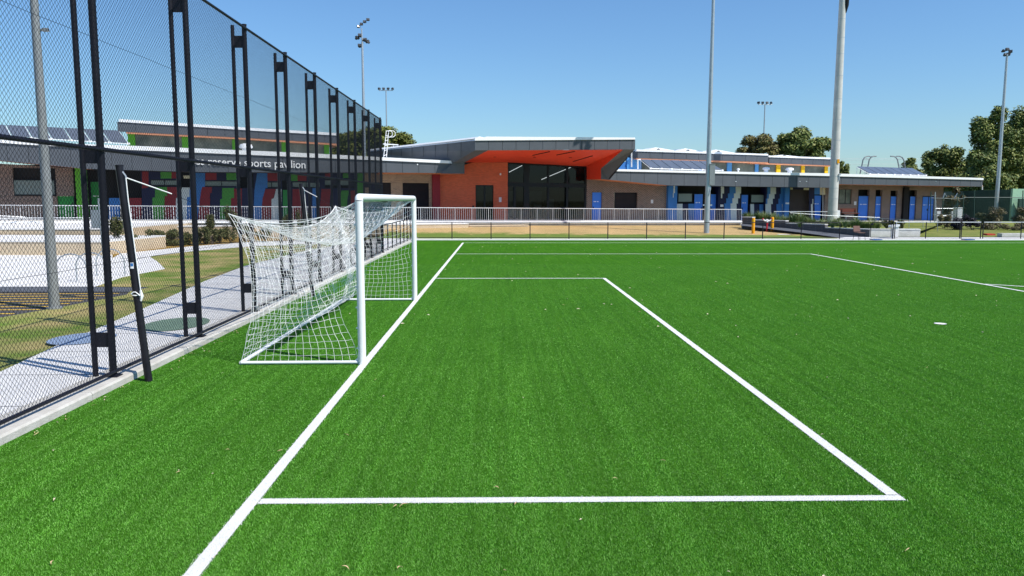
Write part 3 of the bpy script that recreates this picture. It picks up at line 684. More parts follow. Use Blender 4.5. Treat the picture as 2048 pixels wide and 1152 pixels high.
# roof lines (photograph), fascias
FB = -2.4
Ltop = [(-160, 270), (0, 286), (155, 295), (240, 299), (400, 305.5), (600, 314), (767, 321), (905, 327)]
Lcap = [(-160, 262.5), (0, 279), (155, 287.5), (240, 290.5), (400, 297), (600, 305.5), (767, 314.5), (905, 321.5)]
Lbot = [(-160, 304), (0, 321), (168, 337.4), (300, 341.5), (400, 344), (600, 345), (767, 345), (905, 346.5)]
Rtop = [(1205, 341), (1228, 342.3), (1500, 348.5), (1655, 352), (1690, 353), (1966, 360)]
Rcap = [(1205, 337), (1228, 338), (1500, 344), (1655, 346.5), (1690, 347.6), (1966, 356)]
Rbot = [(1205, 358.4), (1337, 370.8), (1450, 372.3), (1570, 374), (1660, 375.5)]
Sbot = [(1660, 368), (1690, 368.7), (1966, 373.2)]
def fascia(name, xa, xb, top, bot, dep, step=1.22, thick=.06, m='fascia'):
    b = MB(); xs = np.linspace(xa, xb, 400); ss = [fp(x, 350, dep)[0] for x in xs]
    tz = [fp(x, lerp_pts(top, x), dep)[2] for x in xs]; bz = [fp(x, lerp_pts(bot, x), dep)[2] for x in xs]
    s = ss[0]; brk = [q for q in [fp(x, 350, dep)[0] for x, _ in bot] if ss[0] < q < ss[-1]]
    while s < ss[-1]-.02:
        e = min(s+step, ss[-1])
        a0, a1 = s+.012, e-.012
        parts = [a0]+[q for q in brk if a0+.02 < q < a1-.02]+[a1]
        for p_, q_ in zip(parts[:-1], parts[1:]):
            zz = lambda v, arr: float(np.interp(v, ss, arr))
            b.hexa([(p_, dep, zz(p_, bz)), (q_, dep, zz(q_, bz)), (q_, dep, zz(q_, tz)), (p_, dep, zz(p_, tz))],
                   [(p_, dep+thick, zz(p_, bz)), (q_, dep+thick, zz(q_, bz)), (q_, dep+thick, zz(q_, tz)), (p_, dep+thick, zz(p_, tz))])
        s = e
    o = b.build(name, M[m], pav)
    # backing behind the joints
    b = MB(); n = 40
    for i in range(n):
        x0, x1 = xa+(xb-xa)*i/n, xa+(xb-xa)*(i+1)/n
        q = [fp(x, y, dep+.061) for x, y in ((x0, lerp_pts(bot, x0)-.3), (x1, lerp_pts(bot, x1)-.3), (x1, lerp_pts(top, x1)), (x0, lerp_pts(top, x0)))]
        b.ext(q, (0, .08, 0))
    b.build('fascia_backing', M['joint'], pav); return o
def cap(name, xa, xb, lo, hi, dep, back, m='whitecap', n=16):
    b = MB()
    for i in range(n):
        x0, x1 = xa+(xb-xa)*i/n, xa+(xb-xa)*(i+1)/n
        q = [fp(x, y, dep) for x, y in ((x0, lerp_pts(lo, x0)), (x1, lerp_pts(lo, x1)), (x1, lerp_pts(hi, x1)), (x0, lerp_pts(hi, x0)))]
        b.ext(q, (0, back, 0))
    return b.build(name, M[m], pav)
def soffit(name, xa, xb, bot, dep, back_dep, m, drop=0., n=16):
    b = MB()
    for i in range(n):
        x0, x1 = xa+(xb-xa)*i/n, xa+(xb-xa)*(i+1)/n
        q0 = fp(x0, lerp_pts(bot, x0)-.4, dep); q1 = fp(x1, lerp_pts(bot, x1)-.4, dep)
        r0 = (q0[0], back_dep, q0[2]-drop); r1_ = (q1[0], back_dep, q1[2]-drop)
        b.hexa([q0, q1, r1_, r0], [(q[0], q[1], q[2]+.05) for q in (q0, q1, r1_, r0)])
    return b.build(name, M[m], pav)
fascia('fascia', -160, 902, Ltop, Lbot, FB); cap('gutter', -160, 905, Ltop, Lcap, FB-.10, 6.2)
fascia('fascia', 1206, 1660, Rtop, Rbot, FB); fascia('fascia', 1660.3, 1966, Rtop, Sbot, FB); cap('gutter', 1228, 1967, Rtop, Rcap, FB-.10, 6.2)
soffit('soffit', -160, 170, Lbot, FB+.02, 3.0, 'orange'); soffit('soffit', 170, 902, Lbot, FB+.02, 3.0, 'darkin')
soffit('soffit', 760, 928, [(760, 346.5), (928, 348)], FB+.05, .25, 'orange')
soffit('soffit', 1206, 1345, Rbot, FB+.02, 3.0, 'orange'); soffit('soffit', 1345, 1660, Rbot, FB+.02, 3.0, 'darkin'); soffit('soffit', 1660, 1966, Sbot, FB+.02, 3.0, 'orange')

# left wing walls: a back wall behind the recesses plus the coloured front
LW = [(-160, 300), (0, 322), (168, 336), (300, 340), (600, 344), (905, 345)]
wall('wall', M['brownbrick'], -160, 148, [(-160, 318), (148, 336)], [(24, 336, 147.5, 392), (110, 335, 147.5, None)], 0)
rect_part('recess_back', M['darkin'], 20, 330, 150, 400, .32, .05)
window(27, 361, 108, 389, .12)
door(112, 363, 145, M['greend'], 391.5)
rect_part('pilaster', M['limeb'], 149, 334, 170, None, -.35, .5)
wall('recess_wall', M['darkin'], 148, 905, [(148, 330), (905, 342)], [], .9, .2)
door(181, 364, 203, M['greend'], 392.3, .75)
PL_ = [('blue2', (218, 396, 240, 450)), ('redb', (258, 396, 283, 450)), ('redb', (284, 338, 297, 377)), ('navy', (297, 338, 321, 357)), ('greenb', (321, 338, 343, 357)), ('redb', (343, 338, 358, 357)),
 ('creamb', (367, 351, 383, 357)),
 ('navy', [(284, 377), (310, 374), (310, 395), (305, 395), (305, 450), (284, 450)]), ('greenb', [(310, 374), (334, 374), (334, 392), (329, 392), (329, 450), (305, 450), (305, 395), (310, 395)]),
 ('redb', [(334, 374), (357, 374), (357, 396), (352, 396), (352, 450), (329, 450), (329, 392), (334, 392)]), ('whiteb', [(357, 378), (364, 378), (364, 375), (379, 375), (379, 394), (374, 394), (374, 450), (352, 450), (352, 396), (357, 396)]),
 ('blue2', [(379, 379), (384, 379), (384, 450), (374, 450), (374, 394), (379, 394)]),
 ('blue2', [(390, 340), (410, 340), (410, 374), (404, 374), (404, 396), (400, 396), (400, 450), (386, 450)]), ('redb', (411, 340, 433, 360)), ('navy', (433, 340, 453, 360)), ('greenb', (453, 340, 477, 360)),
 ('redb', [(404, 374), (424, 374), (424, 386), (420, 386), (420, 450), (396, 450), (400, 396)]), ('navy', [(424, 374), (444, 374), (444, 398), (440, 398), (440, 450), (420, 450)]),
 ('greenb', [(444, 376), (468, 376), (468, 396), (462, 396), (462, 450), (440, 450), (440, 398), (444, 398)]), ('redb', [(468, 377), (484, 377), (484, 450), (462, 450), (462, 396), (468, 396)]), ('navy', (484, 376, 508, 450)),
 ('blue2', [(515, 342), (535, 342), (535, 376), (531, 376), (526, 398), (524, 450), (507, 450), (509, 380)]), ('redb', (535, 342, 555, 362)), ('whiteb', (555, 342, 560, 362)), ('creamb', (562, 346, 578, 352)),
 ('redb', [(531, 378), (552, 378), (547, 396), (547, 397), (543, 398), (543, 450), (523, 450), (525, 398)]), ('whiteb', [(552, 378), (563, 378), (563, 450), (543, 450), (543, 398), (548, 396)]), ('greend', (566, 380, 580, 450)),
 ('greenb', (582, 344, 595, 362)), ('redb', (595, 344, 613, 362)), ('navy', (613, 344, 640, 362)), ('redb', (585, 378, 605, 450)), ('navy', (605, 378, 625, 450)), ('blue2', (625, 376, 637, 450)),
 ('redb', [(643, 378), (662, 378), (660, 396), (658, 450), (638, 450)]), ('navy', (662, 378, 681, 450)), ('greenb', [(683, 381), (698, 381), (695, 398), (692, 450), (678, 450), (679, 400)]), ('redb', (698, 381, 714, 450)),
 ('redb', (650, 344, 665, 356)), ('navy', (665, 344, 685, 356)), ('greenb', (686, 344, 698, 356)), ('greenb', (715, 344, 729, 450)), ('navy', (640, 344, 650, 450))]
clad('cladding_boards', PL_, .02)
wall('cladding_wall', M['navy'], 283, 766, [(283, 336), (766, 343)], [(358, 335, 389, None), (479, 335, 506, None), (563, 335, 581.5, None), (300, 359, 357, 373), (408, 361, 478, 373), (524, 363, 562, 376), (584, 363, 640, 376), (645, 358, 712, 376)], .022, .25)
for a, c, e in ((302, 360, 356), (409, 362, 477), (525, 364, 561), (585, 364, 639), (646, 360, 711)): window(a, c+1, e, c+10, .1, 'blind', 1)
wall('wall', M['tanbrick'], 729, 866, [(729, 341), (866, 345)], [(742, 365, 782, None), (805, 366, 858, None)], 0)
shutter(742, 365, 782); shutter(805, 366, 858)
rect_part('pilaster', M['maroon'], 865, 343, 880, None, -.30, .5)

# entrance
DP = -6.3
wall('entrance_wall', M['orangebrick'], 880, 1015.5, [(880, 345), (926, 345), (930, 323.5), (1015.5, 322.5)], [(951, 370, 987, None)], 0)
A = fp(951, 370, .1); B = fp(987, 370, .1)
dw = MB(); z0 = zf(A[0]); zt = A[2]; mid = (A[0]+B[0])/2
dw.box(A[0], .1, z0, A[0]+.07, .18, zt).box(B[0]-.07, .1, z0, B[0], .18, zt).box(mid-.06, .1, z0, mid+.06, .18, zt).box(A[0], .101, zt-.08, B[0], .179, zt+.001).box(A[0], .102, z0, B[0], .178, z0+.12)
dwo = dw.build('glazed_door', M['frame'], pav); MB().box(A[0]+.07, .13, z0+.12, B[0]-.07, .145, zt-.08).build('pane', M['glass'], dwo)
G = [(1015, 325), (1173, 333.2)]
x_m = [(1015, 1018), (1027, 1032), (1048, 1059), (1095, 1099), (1133, 1137), (1170, 1173.5)]
cw = MB()
for k, (x0, x1) in enumerate(x_m):
    a = fp(x0, lerp_pts(G, x0), 0.03); c = fp(x1, lerp_pts(G, x1), 0.03)
    zt0 = a[2] if k != 1 else fp(x0, 372, .03)[2]
    zt1 = c[2] if k != 1 else zt0
    cw.hexa([(a[0], .03, zf(a[0])), (c[0], .03, zf(a[0])), (c[0], .03, zt1), (a[0], .03, zt0)], [(a[0], .17, zf(a[0])), (c[0], .17, zf(a[0])), (c[0], .17, zt1), (a[0], .17, zt0)])
a = fp(1015, 364.5, .0); c = fp(1173, 367.5, .0); a2 = fp(1015, 373, .0); c2 = fp(1173, 375.5, .0)
cw.hexa([a2, c2, c, a], [(q[0], .14, q[2]) for q in (a2, c2, c, a)])
a = fp(1015, 325, .02); c = fp(1173, 333.2, .02); cw.hexa([(a[0], .02, a[2]-.12), (c[0], .02, c[2]-.12), (c[0], .02, c[2]), (a[0], .02, a[2])], [(a[0], .18, a[2]-.12), (c[0], .18, c[2]-.12), (c[0], .18, c[2]), (a[0], .18, a[2])])
cw.hexa([(a[0], .02, zf(a[0])), (c[0], .02, zf(c[0])), (c[0], .02, zf(c[0])+.10), (a[0], .02, zf(a[0])+.10)], [(a[0], .18, zf(a[0])), (c[0], .18, zf(c[0])), (c[0], .18, zf(c[0])+.10), (a[0], .18, zf(a[0])+.10)])
cwo = cw.build('curtain_wall', M['frame'], pav)
gl = MB(); a = fp(1016, 326, .1); c = fp(1172.5, 334, .1); gl.add([(a[0], .1, zf(a[0])+.02), (c[0], .1, zf(c[0])+.02), (c[0], .1, c[2]), (a[0], .1, a[2])], [(0, 1, 2, 3)])
gl.build('pane', M['glass'], cwo)
# room behind the glass with two lit tubes
sA, sB = fp(945, 400, 0)[0], fp(1178, 400, 0)[0]
rm = MB().box(sA, 7.0, .3, sB, 7.2, 6.2).box(sA-.2, .4, .3, sA, 7.2, 6.2).box(sB, .4, .3, sB+.2, 7.2, 6.2).box(sA, .4, 5.95, sB, 7.2, 6.2)
rm.build('interior_room', M['intwall'], pav)
fu = MB()
for k in range(7):
    u = sA+1.0+k*1.35; fu.box(u, 3.2+.5*(k % 3), .75, u+.7, 4.0+.5*(k % 3), 1.5+.5*((k*7) % 3))
for k in range(3): fu.box(sA+1.8+k*2.6, 6.5, 1.0, sA+2.9+k*2.6, 6.9, 3.2)
fu.each('interior_furniture', M['blind'], pav)
for (x0, y0), (x1, y1) in (((1015, 346), (1044, 331)), ((1083, 359), (1143, 334))):
    MB().tube([fp(x0, y0, 1.2), fp(x1, y1, 3.4)], .024, 6).build('light_tube', M['lamp'], pav)
rect_part('wall_sign', M['sign'], 998, 394.5, 1003, 404, -.03, .025); rect_part('switch_box', M['frame'], 945, 411, 948.5, 416, -.05, .045)
MB().tube([fp(1001, 348, -.25), fp(1001, 349, -.02)], .07, 8).build('wall_light', M['white'], pav)

# portico
FLt, FLb, FRt, FRb = fp(950, 281, DP), fp(950, 300.5, DP), fp(1270, 278, DP), fp(1268.5, 298.8, DP)
Ptop = [(950, 281), (1270, 279)]; Pbot = [(950, 300.5), (1269, 298.8)]
fascia('portico_fascia', 950, 1269.5, Ptop, Pbot, DP, 1.02); cap('portico_gutter', 950, 1270.5, Ptop, [(950, 275.5), (967, 275), (967.3, 273), (1270.5, 275)], DP-.08, .5, n=40)
BKt, BKb = fp(735, 304, 11.0), fp(735, 312, 11.0)
pr_ = MB()
ca, cb_ = fp(976, 301, DP+.1), fp(1246, 299.3, DP+.1)
wl, wr, wl0 = fp(1014, 324.6, .01), fp(1173.5, 333, .01), fp(926, 325, .01)
pr_.add([ca, cb_, wr, wl, wl0], [(0, 1, 2), (0, 2, 3), (0, 3, 4)])
e1, d1 = fp(1202, 337, FB-.2), fp(1202, 358.5, FB-.2); k1 = fp(1173.5, 359, .01)
pr_.add([cb_, e1, wr, d1, k1], [(0, 1, 2), (1, 3, 4), (1, 4, 2)])
pr_.build('ceiling', M['red'], pav)
sl_ = MB(); P0, P1, P2 = np.array(ca), np.array(cb_), np.array(wr); nC = np.cross(P1-P0, P2-P0)
def on_ceiling(px, py):
    d = ray(px, py); dl = np.array([np.dot(E1, d), np.dot(N1, d), d[2]]); o_ = np.array([np.dot(E1, CAM-ORG), np.dot(N1, CAM-ORG), CAM[2]])
    q = o_+dl*(np.dot(nC, P0-o_)/np.dot(nC, dl)); return q-np.array([0, 0, .03])
for (x0, y0), (x1, y1) in (((1065, 310), (1100, 302.5)), ((1113, 309.5), (1150, 302)), ((1146, 322.5), (1185, 311))): sl_.tube([on_ceiling(x0, y0), on_ceiling(x1, y1)], .03, 6)
for x, y in ((990, 313.5), (1069, 314), (1141, 315)): q = on_ceiling(x, y); sl_.tube([q, q+np.array([0, 0, .02])], .11, 10)
sl_.each('ceiling_slot', M['joint'], pav)
bd = MB()
fR, gR = fp(1269, 299, DP+.1), fp(1215, 358.5, FB-.2); fR0 = fp(1246, 299, DP+.1)
bd.add([fR0, fR, gR, d1, e1], [(0, 1, 2, 3, 4)])
bk2 = (fR[0], 11, FRt[2]); bd.add([fR, FRt, bk2, (fR[0], 11, 4.5), (gR[0]+.3, FB, gR[2])], [(0, 1, 2, 3, 4)])
a_, b_ = fp(950, 300.8, DP+.1), fp(976, 300.8, DP+.1); e_, d_, h_, i_ = fp(929, 325, FB-.25), fp(929, 347.5, FB-.25), fp(882, 347, FB-.25), fp(906, 326, FB-.25)
bd.add([a_, b_, e_, d_, h_, i_], [(0, 1, 2, 5), (5, 2, 3, 4)])
bd.add([FLt, a_, i_, BKb, BKt], [(0, 1, 2, 3, 4)])
bd.add([e_, d_, fp(929, 347.5, .0), fp(926, 325, 0.)], [(0, 1, 2, 3)])
bd.build('portico_cheek', M['fascia'], pav)
jt = MB()
for k in range(1, 9):
    t_ = k/9.5; p = np.array(FLt)+(np.array(BKt)-np.array(FLt))*t_; q = np.array(a_)+(np.array(BKb)-np.array(a_))*t_; q[2] -= .5*(1-t_)
    jt.tube([p+np.array([-.012, -.012, 0]), q+np.array([-.012, -.012, 0])], .012, 4)
jt.build('cheek_joint', M['joint'], pav)
ed = MB(); FLt2 = fp(950, 275.5, DP); BKt2 = fp(735, 300, 11.0)
FLt3, BKt3 = (FLt2[0]+.34, FLt2[1]+.1, FLt2[2]+.10), (BKt2[0]+.34, BKt2[1]+.1, BKt2[2]+.10)
ed.prism([FLt, BKt, BKt3, FLt3], [(q[0]+.5, q[1]+.2, q[2]-.05) for q in (FLt, BKt, BKt3, FLt3)]); ed.build('portico_gutter', M['whitecap'], pav)
rf = MB(); rf.add([fp(950, 277, DP), fp(1270, 277, DP), (fR[0], 11, FRt[2]+.1), (BKt[0], 11, BKt[2]+.1)], [(0, 1, 2, 3)]); rf.build('portico_roof', M['whitecap'], pav)

# right wing
wall('wall', M['brownbrick'], 1173.5, 1336, [(1173.5, 357), (1205, 357), (1336, 370)], [(1184, 384, 1204, None), (1229, 385, 1275, 417)], 0)
door(1184.6, 385, 1203, M['blue'], 403.2, .12, 'l'); shutter(1229, 385, 1275, 417)
rect_part('wall_sign', M['sign'], 1302, 399.5, 1306.5, 406.5, -.03, .025)
wall('recess_wall', M['darkin'], 1336, 1656, [(1336, 369), (1656, 374)], [], .9, .2)
rect_part('brick_panel', M['recessbrick'], 1581, 376, 1624, None, .5, .2)
rect_part('pilaster', M['blue2'], 1337, 369, 1355, None, -.32, 1.2)
CR = [('whiteb', (1347, 370, 1350, 386)), ('whiteb', (1346, 386, 1347.2, 395))]
clad('cladding_boards', CR, -.32)
window(1357, 387.5, 1384, 403.5, .30); door(1389, 388.5, 1405.5, M['blue'], 405.3, .42); door(1421.5, 388.5, 1435.5, M['blue'], None, .42, 'l')
wall('window_apron', M['navy'], 1352, 1388.5, [(1352, 407.5), (1388.5, 407.5)], [], .30, .12)
clad('cladding_boards', [('whiteb', (1352, 407.5, 1365, 450)), ('blue2', (1377, 407.5, 1388.3, 450))], .30)
# stepped boards
def steps(rows, cols_):
    """rows: y cuts; cols_: list of (material, [left x per row], [right x per row])"""
    it = []
    for mn, l, r_ in cols_:
        for (y0, y1), a, c in zip(rows, l, r_):
            if c-a > .5: it.append((mn, (a, y0, c, y1)))
    return it
rows = [(371, 387), (387, 396.5), (396.5, 407), (407, 452)]
S1 = steps(rows, [('whiteb', [1442, 1442, 0, 0], [1448, 1444.5, 0, 0]), ('blue2', [1459.5, 1456, 1452.5, 1449], [1471.5, 1468, 1465, 1461]), ('whiteb', [1471.6, 1468, 1465, 1461], [1482, 1480, 1476, 1473])])
wall('cladding_wall', M['navy'], 1437, 1482, [(1437, 370.5), (1482, 371)], [], .02, .9); clad('cladding_boards', S1, .018)
rect_part('wall_sign', M['sign'], 1441, 409, 1447, 413.5, -.04, .02)
door(1483, 390, 1496, M['blue'], 405.7, .42, 'l'); window(1502.5, 390, 1530, 404.5, .30)
wall('window_apron', M['navy'], 1500.5, 1531, [(1500.5, 408), (1531, 408.5)], [], .30, .12); clad('cladding_boards', [('whiteb', (1500.8, 408, 1508, 450)), ('blue2', (1519, 408.5, 1530.8, 450))], .30)
rows = [(372, 388), (388, 397.3), (397.3, 408), (408, 452)]
S2 = steps(rows, [('blue2', [1535, 1534, 1532, 0], [1541, 1538, 1535, 0]), ('whiteb', [1541, 1538, 1535, 1531], [1552, 1549, 1545.5, 1542]), ('blue2', [1562, 1560, 1557, 1553], [1571, 1571, 1571, 1571])])
wall('cladding_wall', M['navy'], 1531.5, 1571, [(1531.5, 371.5), (1571, 372.5)], [], .02, .9); clad('cladding_boards', S2+[('whiteb', (1564, 408, 1566, 450))], .018)
rect_part('pilaster', M['blue2'], 1571, 371, 1580, None, -.32, 1.2)
rect_part('wall_sign', M['sign'], 1571.5, 405, 1578.5, 408.2, -.34, .018)
clad('cladding_boards', [('creamb', (1580.5, 374.5, 1585.5, 379)), ('navy', (1585.5, 374.5, 1607, 379)), ('creamb', (1607.5, 375, 1618, 380)), ('navy', (1618, 374.5, 1629, 452)), ('blue2', (1629, 375, 1640, 389)), ('creamb', (1640, 375, 1650.5, 389.5)), ('whiteb', (1622, 408, 1625.5, 452)), ('whiteb', (1625, 398, 1626.6, 408))], .02)
door(1627.5, 391, 1642.5, M['blue'], 407.7, .30, 'l')
MB().tube([fp(1645.7, 376, -.06), fp(1645.7, 440, -.06)], .028, 6).build('downpipe', M['sign'], pav)
hb = [(1678, 378.5, 1704, 408), (1717, 379, 1739.5, None), (1751.5, 380, 1765, None), (1781.5, 381, 1795.5, None), (1810, 380.5, 1834, None), (1845, 392, 1870, None)]
wall('wall', M['brownbrick'], 1650.5, 1887, [(1650.5, 368), (1887, 371)], hb, 0)
wall('recess_wall', M['darkin'], 1672, 1880, [(1672, 374), (1880, 376)], [], .5, .1)
window(1679, 379.5, 1703.5, 407, .12, 'cleglass', 1)
for x0, y0, x1, sy in ((1717.5, 392.3, 1739, 408.7), (1751.7, 393, 1764.7, 408.9), (1781.7, 393, 1795, 409), (1820.5, 393.3, 1833.5, 409.2), (1845.7, 393.8, 1857.3, 409.8), (1857.8, 393.8, 1869.5, 409.8)): door(x0, y0, x1, M['blue'], sy, .14)
rect_part('dark_recess_block', M['darkin'], 1809.5, 374, 1819.5, None, -.25, .5)  # added near-black block in place of the dark recess beside the door
rect_part('wall_sign', M['sign'], 1708.5, 403, 1713, 410, -.03, .025)
MB().tube([fp(1872, 400, -.06), fp(1872, 440, -.06)], .03, 6).build('downpipe', M['sign'], pav)
MB().tube([fp(1963, 370, FB+.1), fp(1964.5, 372, FB+.1), fp(1964.5, 379.5, FB+.1)], .05, 8).build('downpipe', M['white'], pav)
for x in (1472, 1600, 1613, 1872, 835): MB().tube([fp(x, 363 if x > 1000 else 329, FB-.03), fp(x, 363 if x > 1000 else 329, FB-.005)], .05, 8).build('fascia_light', M['white'], pav)

# sign lettering on the left fascia
fc = bpy.data.curves.new('sign_lettering', 'FONT'); fc.body = "ross reserve sports pavilion"; fc.size = 1.0; fc.extrude = .03; fc.offset = .004
fo = bpy.data.objects.new('sign_text', fc); col.objects.link(fo)
bpy.context.view_layer.update(); dg = bpy.context.evaluated_depsgraph_get(); tm = bpy.data.meshes.new_from_object(fo.evaluated_get(dg)); bpy.data.objects.remove(fo)
co = np.empty(len(tm.vertices)*3, np.float32); tm.vertices.foreach_get('co', co); co = co.reshape(-1, 3)
L_, R_ = fp(373, 328.5, FB), fp(611, 336.8, FB); tw = co[:, 0].max()-co[:, 0].min(); k_ = (R_[0]-L_[0])/tw
slope = (R_[2]-L_[2])/(R_[0]-L_[0]); cx = (co[:, 0]-co[:, 0].min())*k_
new = np.stack([L_[0]+cx, np.where(co[:, 2] > 0, FB-.10, FB-.04), L_[2]+co[:, 1]*k_*1.06+cx*slope], 1)
srt = np.sort(new[:, 0]); gaps = np.diff(srt); big = np.sort(gaps)[::-1][2]; brk = [-1e9]+sorted(float((srt[i]+srt[i+1])/2) for i in np.where(gaps >= big-1e-9)[0])+[1e9]
polys = [tuple(p.vertices) for p in tm.polygons]
for lo_, hi_ in zip(brk[:-1], brk[1:]):
    ids = np.where((new[:, 0] > lo_) & (new[:, 0] <= hi_))[0]; mp_ = {int(v): n for n, v in enumerate(ids)}
    q = MB(); q.v = [tuple(map(float, new[v])) for v in ids]; q.f = [tuple(mp_[v] for v in p) for p in polys if p[0] in mp_]; q.m = [0]*len(q.f)
    q.build('sign_lettering', M['letter'], pav)

# clerestories
CB = 2.6; CW = 3.3
CLt = [(238, 243.5), (512, 261.5), (676, 271)]; CLc = [(238, 238), (512, 256.3), (676, 266)]; CLb = [(250, 263.5), (490, 275.5), (600, 282.3), (676, 287)]
fascia('clerestory_fascia', 240, 676, CLt, [(238, 263)]+CLb[1:], CB); cap('clerestory_gutter', 238, 676.5, CLt, CLc, CB-.08, 7)
cap('clerestory_trim', 252, 676, [(252, 266.5), (490, 278.5), (600, 285.5), (676, 290)], [(252, 263.3), (490, 275.3), (600, 282), (676, 286.8)], CB+.03, 3.5, 'peach')
lt, lb_ = fp(240, 243, CB), fp(242, 264, CB); MB().add([lt, lb_, (lb_[0]-.9, CB+6, lb_[2]+.2), (lt[0]-.9, CB+6, lt[2])], [(0, 1, 2, 3)]).build('clerestory_cheek', M['fascia'], pav)
def clere(xa, xb, top, piers, m):
    b = MB()
    for x0, x1 in piers: q = [fp(x0, lerp_pts(top, x0), CW-.12), fp(x1, lerp_pts(top, x1), CW-.12)]; b.box(q[0][0], CW-.12, q[0][2]-1.6, q[1][0], CW+.2, max(q[0][2], q[1][2])+.1)
    b.each('clerestory_pier', M[m], pav)
    xs = [xa]+[v for p in piers for v in p]+[xb]
    for x0, x1 in zip(xs[0::2], xs[1::2]):
        if x1-x0 < 3: continue
        q0 = fp(x0, lerp_pts(top, x0), CW); q1 = fp(x1, lerp_pts(top, x1), CW)
        MB().hexa([(q0[0], CW, q0[2]-1.6), (q1[0], CW, q1[2]-1.6), (q1[0], CW, q1[2]+.1), (q0[0], CW, q0[2]+.1)], [(q0[0], CW+.1, q0[2]-1.6), (q1[0], CW+.1, q1[2]-1.6), (q1[0], CW+.1, q1[2]+.1), (q0[0], CW+.1, q0[2]+.1)]).build('clerestory_window', M['cleglass'], pav)
clere(270, 648, [(240, 267), (490, 279), (676, 290)], [(255, 269.5), (363.5, 376.5), (464, 475), (563, 573.5), (648, 658.5)], 'limeb')
CRt = [(1273, 302.5), (1536, 311)]; CRc = [(1273, 298.5), (1536, 308)]; CRb = [(1273, 316), (1536, 324.3)]
fascia('clerestory_fascia', 1274, 1536, CRt, CRb, CB); cap('clerestory_gutter', 1273, 1536.5, CRt, CRc, CB-.08, 7)
CSt = [(1536, 314.2), (1665, 318.6)]; CSc = [(1536, 311), (1665, 315.4)]; CSb = [(1536, 326), (1665, 331)]
fascia('clerestory_fascia', 1537, 1665, CSt, CSb, CB+.3); cap('clerestory_gutter', 1536, 1665, CSt, CSc, CB+.22, 7)
cap('clerestory_trim', 1273, 1536, [(1273, 318.5), (1536, 327)], [(1273, 315.8), (1536, 324.1)], CB+.03, 3, 'peach'); cap('clerestory_trim', 1500, 1665, [(1500, 327.6), (1665, 333)], [(1500, 325), (1665, 330.6)], CB+.33, 2.7, 'peach')
rt, rb_ = fp(1274, 302, CB), fp(1274, 317, CB); MB().add([rt, rb_, (rb_[0]-4, CB+9, rb_[2]+.1), (rt[0]-4, CB+9, rt[2])], [(0, 1, 2, 3)]).build('clerestory_cheek', M['fascia'], pav)
clere(1283, 1511, [(1240, 317), (1536, 327)], [(1255, 1283), (1339, 1346), (1398, 1406), (1455, 1464), (1511, 1517.5)], 'blue3')
clere(1517.5, 1650, [(1500, 327), (1665, 332.5)], [(1553.5, 1561.5), (1603.5, 1610), (1650.5, 1656.5)], 'yellow')
q = [fp(x, y, CW+.02) for x, y in ((1236, 330), (1262, 319), (1262, 345), (1236, 345))]; MB().ext(q, (0, .2, 0)).build('clerestory_panel', M['blue2'], pav)
for x in (1318, 1377, 1438, 1570):
    y = lerp_pts(CRc if x < 1536 else CSc, x); h = 6 if x < 1500 else 3
    b = MB(); a = [fp(x-22, y+.5, CB+1.2), fp(x+34, y+1.5, CB+1.2), fp(x-6, y-h+.5, CB+1.2)]; b.ext(a, (.0, 2.2, .0)); o = b.build('roof_monitor', M['whitecap'], pav)
    w0 = [fp(x-5, y-1, CB+1.17), fp(x+3, y-1.2, CB+1.17), fp(x-1, y-3.2 if x < 1500 else y-2, CB+1.17)]; MB().ext(w0, (0, .02, 0)).build('monitor_vent', M['joint'], o)
MB().tube([fp(1263, 304, FB+1), fp(1263, 334, FB+1)], .06, 8).build('roof_pipe', M['sign'], pav)
MB().tube([fp(1281, 319, FB+1), fp(1275.5, 319.5, FB+1), fp(1275.5, 338, FB+1)], .06, 8).build('roof_pipe', M['white'], pav)

# things on the roof
def world_of(p): return loc2w(*p)
def solar(label, quad, n, bl_, bh, leg=True):
    """quad: pixel corners bottom-left, bottom-right, top-right, top-left; lower edge at depth bl_, upper at bh"""
    BL, BR, TR, TL = [np.array(fp(x, y, bl_ if i < 2 else bh)) for i, (x, y) in enumerate(quad)]
    root = thing('solar_array', loc2w(*BL), label, 'solar panels', 'solar arrays on the pavilion roof', TH)
    o = BL
    for k in range(n):
        a, c = k/n+.006, (k+1)/n-.006
        p = [BL+(BR-BL)*a-o, BL+(BR-BL)*c-o, TL+(TR-TL)*c-o, TL+(TR-TL)*a-o]
        nn = np.cross(p[1]-p[0], p[3]-p[0]); nn = nn/np.linalg.norm(nn)*.04
        MB().prism([q+nn for q in p], p).build('solar_panel', M['solar'], root)
    b = MB(); b.tube([(0, -.03, -.05), tuple(BR-BL+np.array([0, -.03, -.05]))], .035, 6)
    for k in range(n+1):
        t = k/n; lo_ = BL+(BR-BL)*t-o; hi = TL+(TR-TL)*t-o
        b.tube([lo_+np.array([0, 0, -.04]), hi+np.array([0, 0, -.04])], .02, 5)
        if leg: b.tube([hi+np.array([0, 0, -.04]), (hi[0], hi[1], min(lo_[2], hi[2])-.4)], .022, 5)
        b.cbox(lo_[0], lo_[1]-.05, lo_[2]-.03, .18, .10, .12)
    b.build('mounting_rail', M['whitecap'], root); return root
solar('blue solar array on the left roof behind the tall fence', [(-18, 270), (257, 286.5), (238, 262), (-28, 249)], 7, -1.6, .6)
solar('solar array on the right roof next to the steel light pole', [(1301, 336), (1444, 340), (1416, 323), (1281, 319.5)], 7, -1.6, .6)
solar('solar array on the end of the right roof beside the goose-neck ladders', [(1739, 347.5), (1851, 350), (1825, 337), (1714, 333.5)], 7, -1.6, .6)
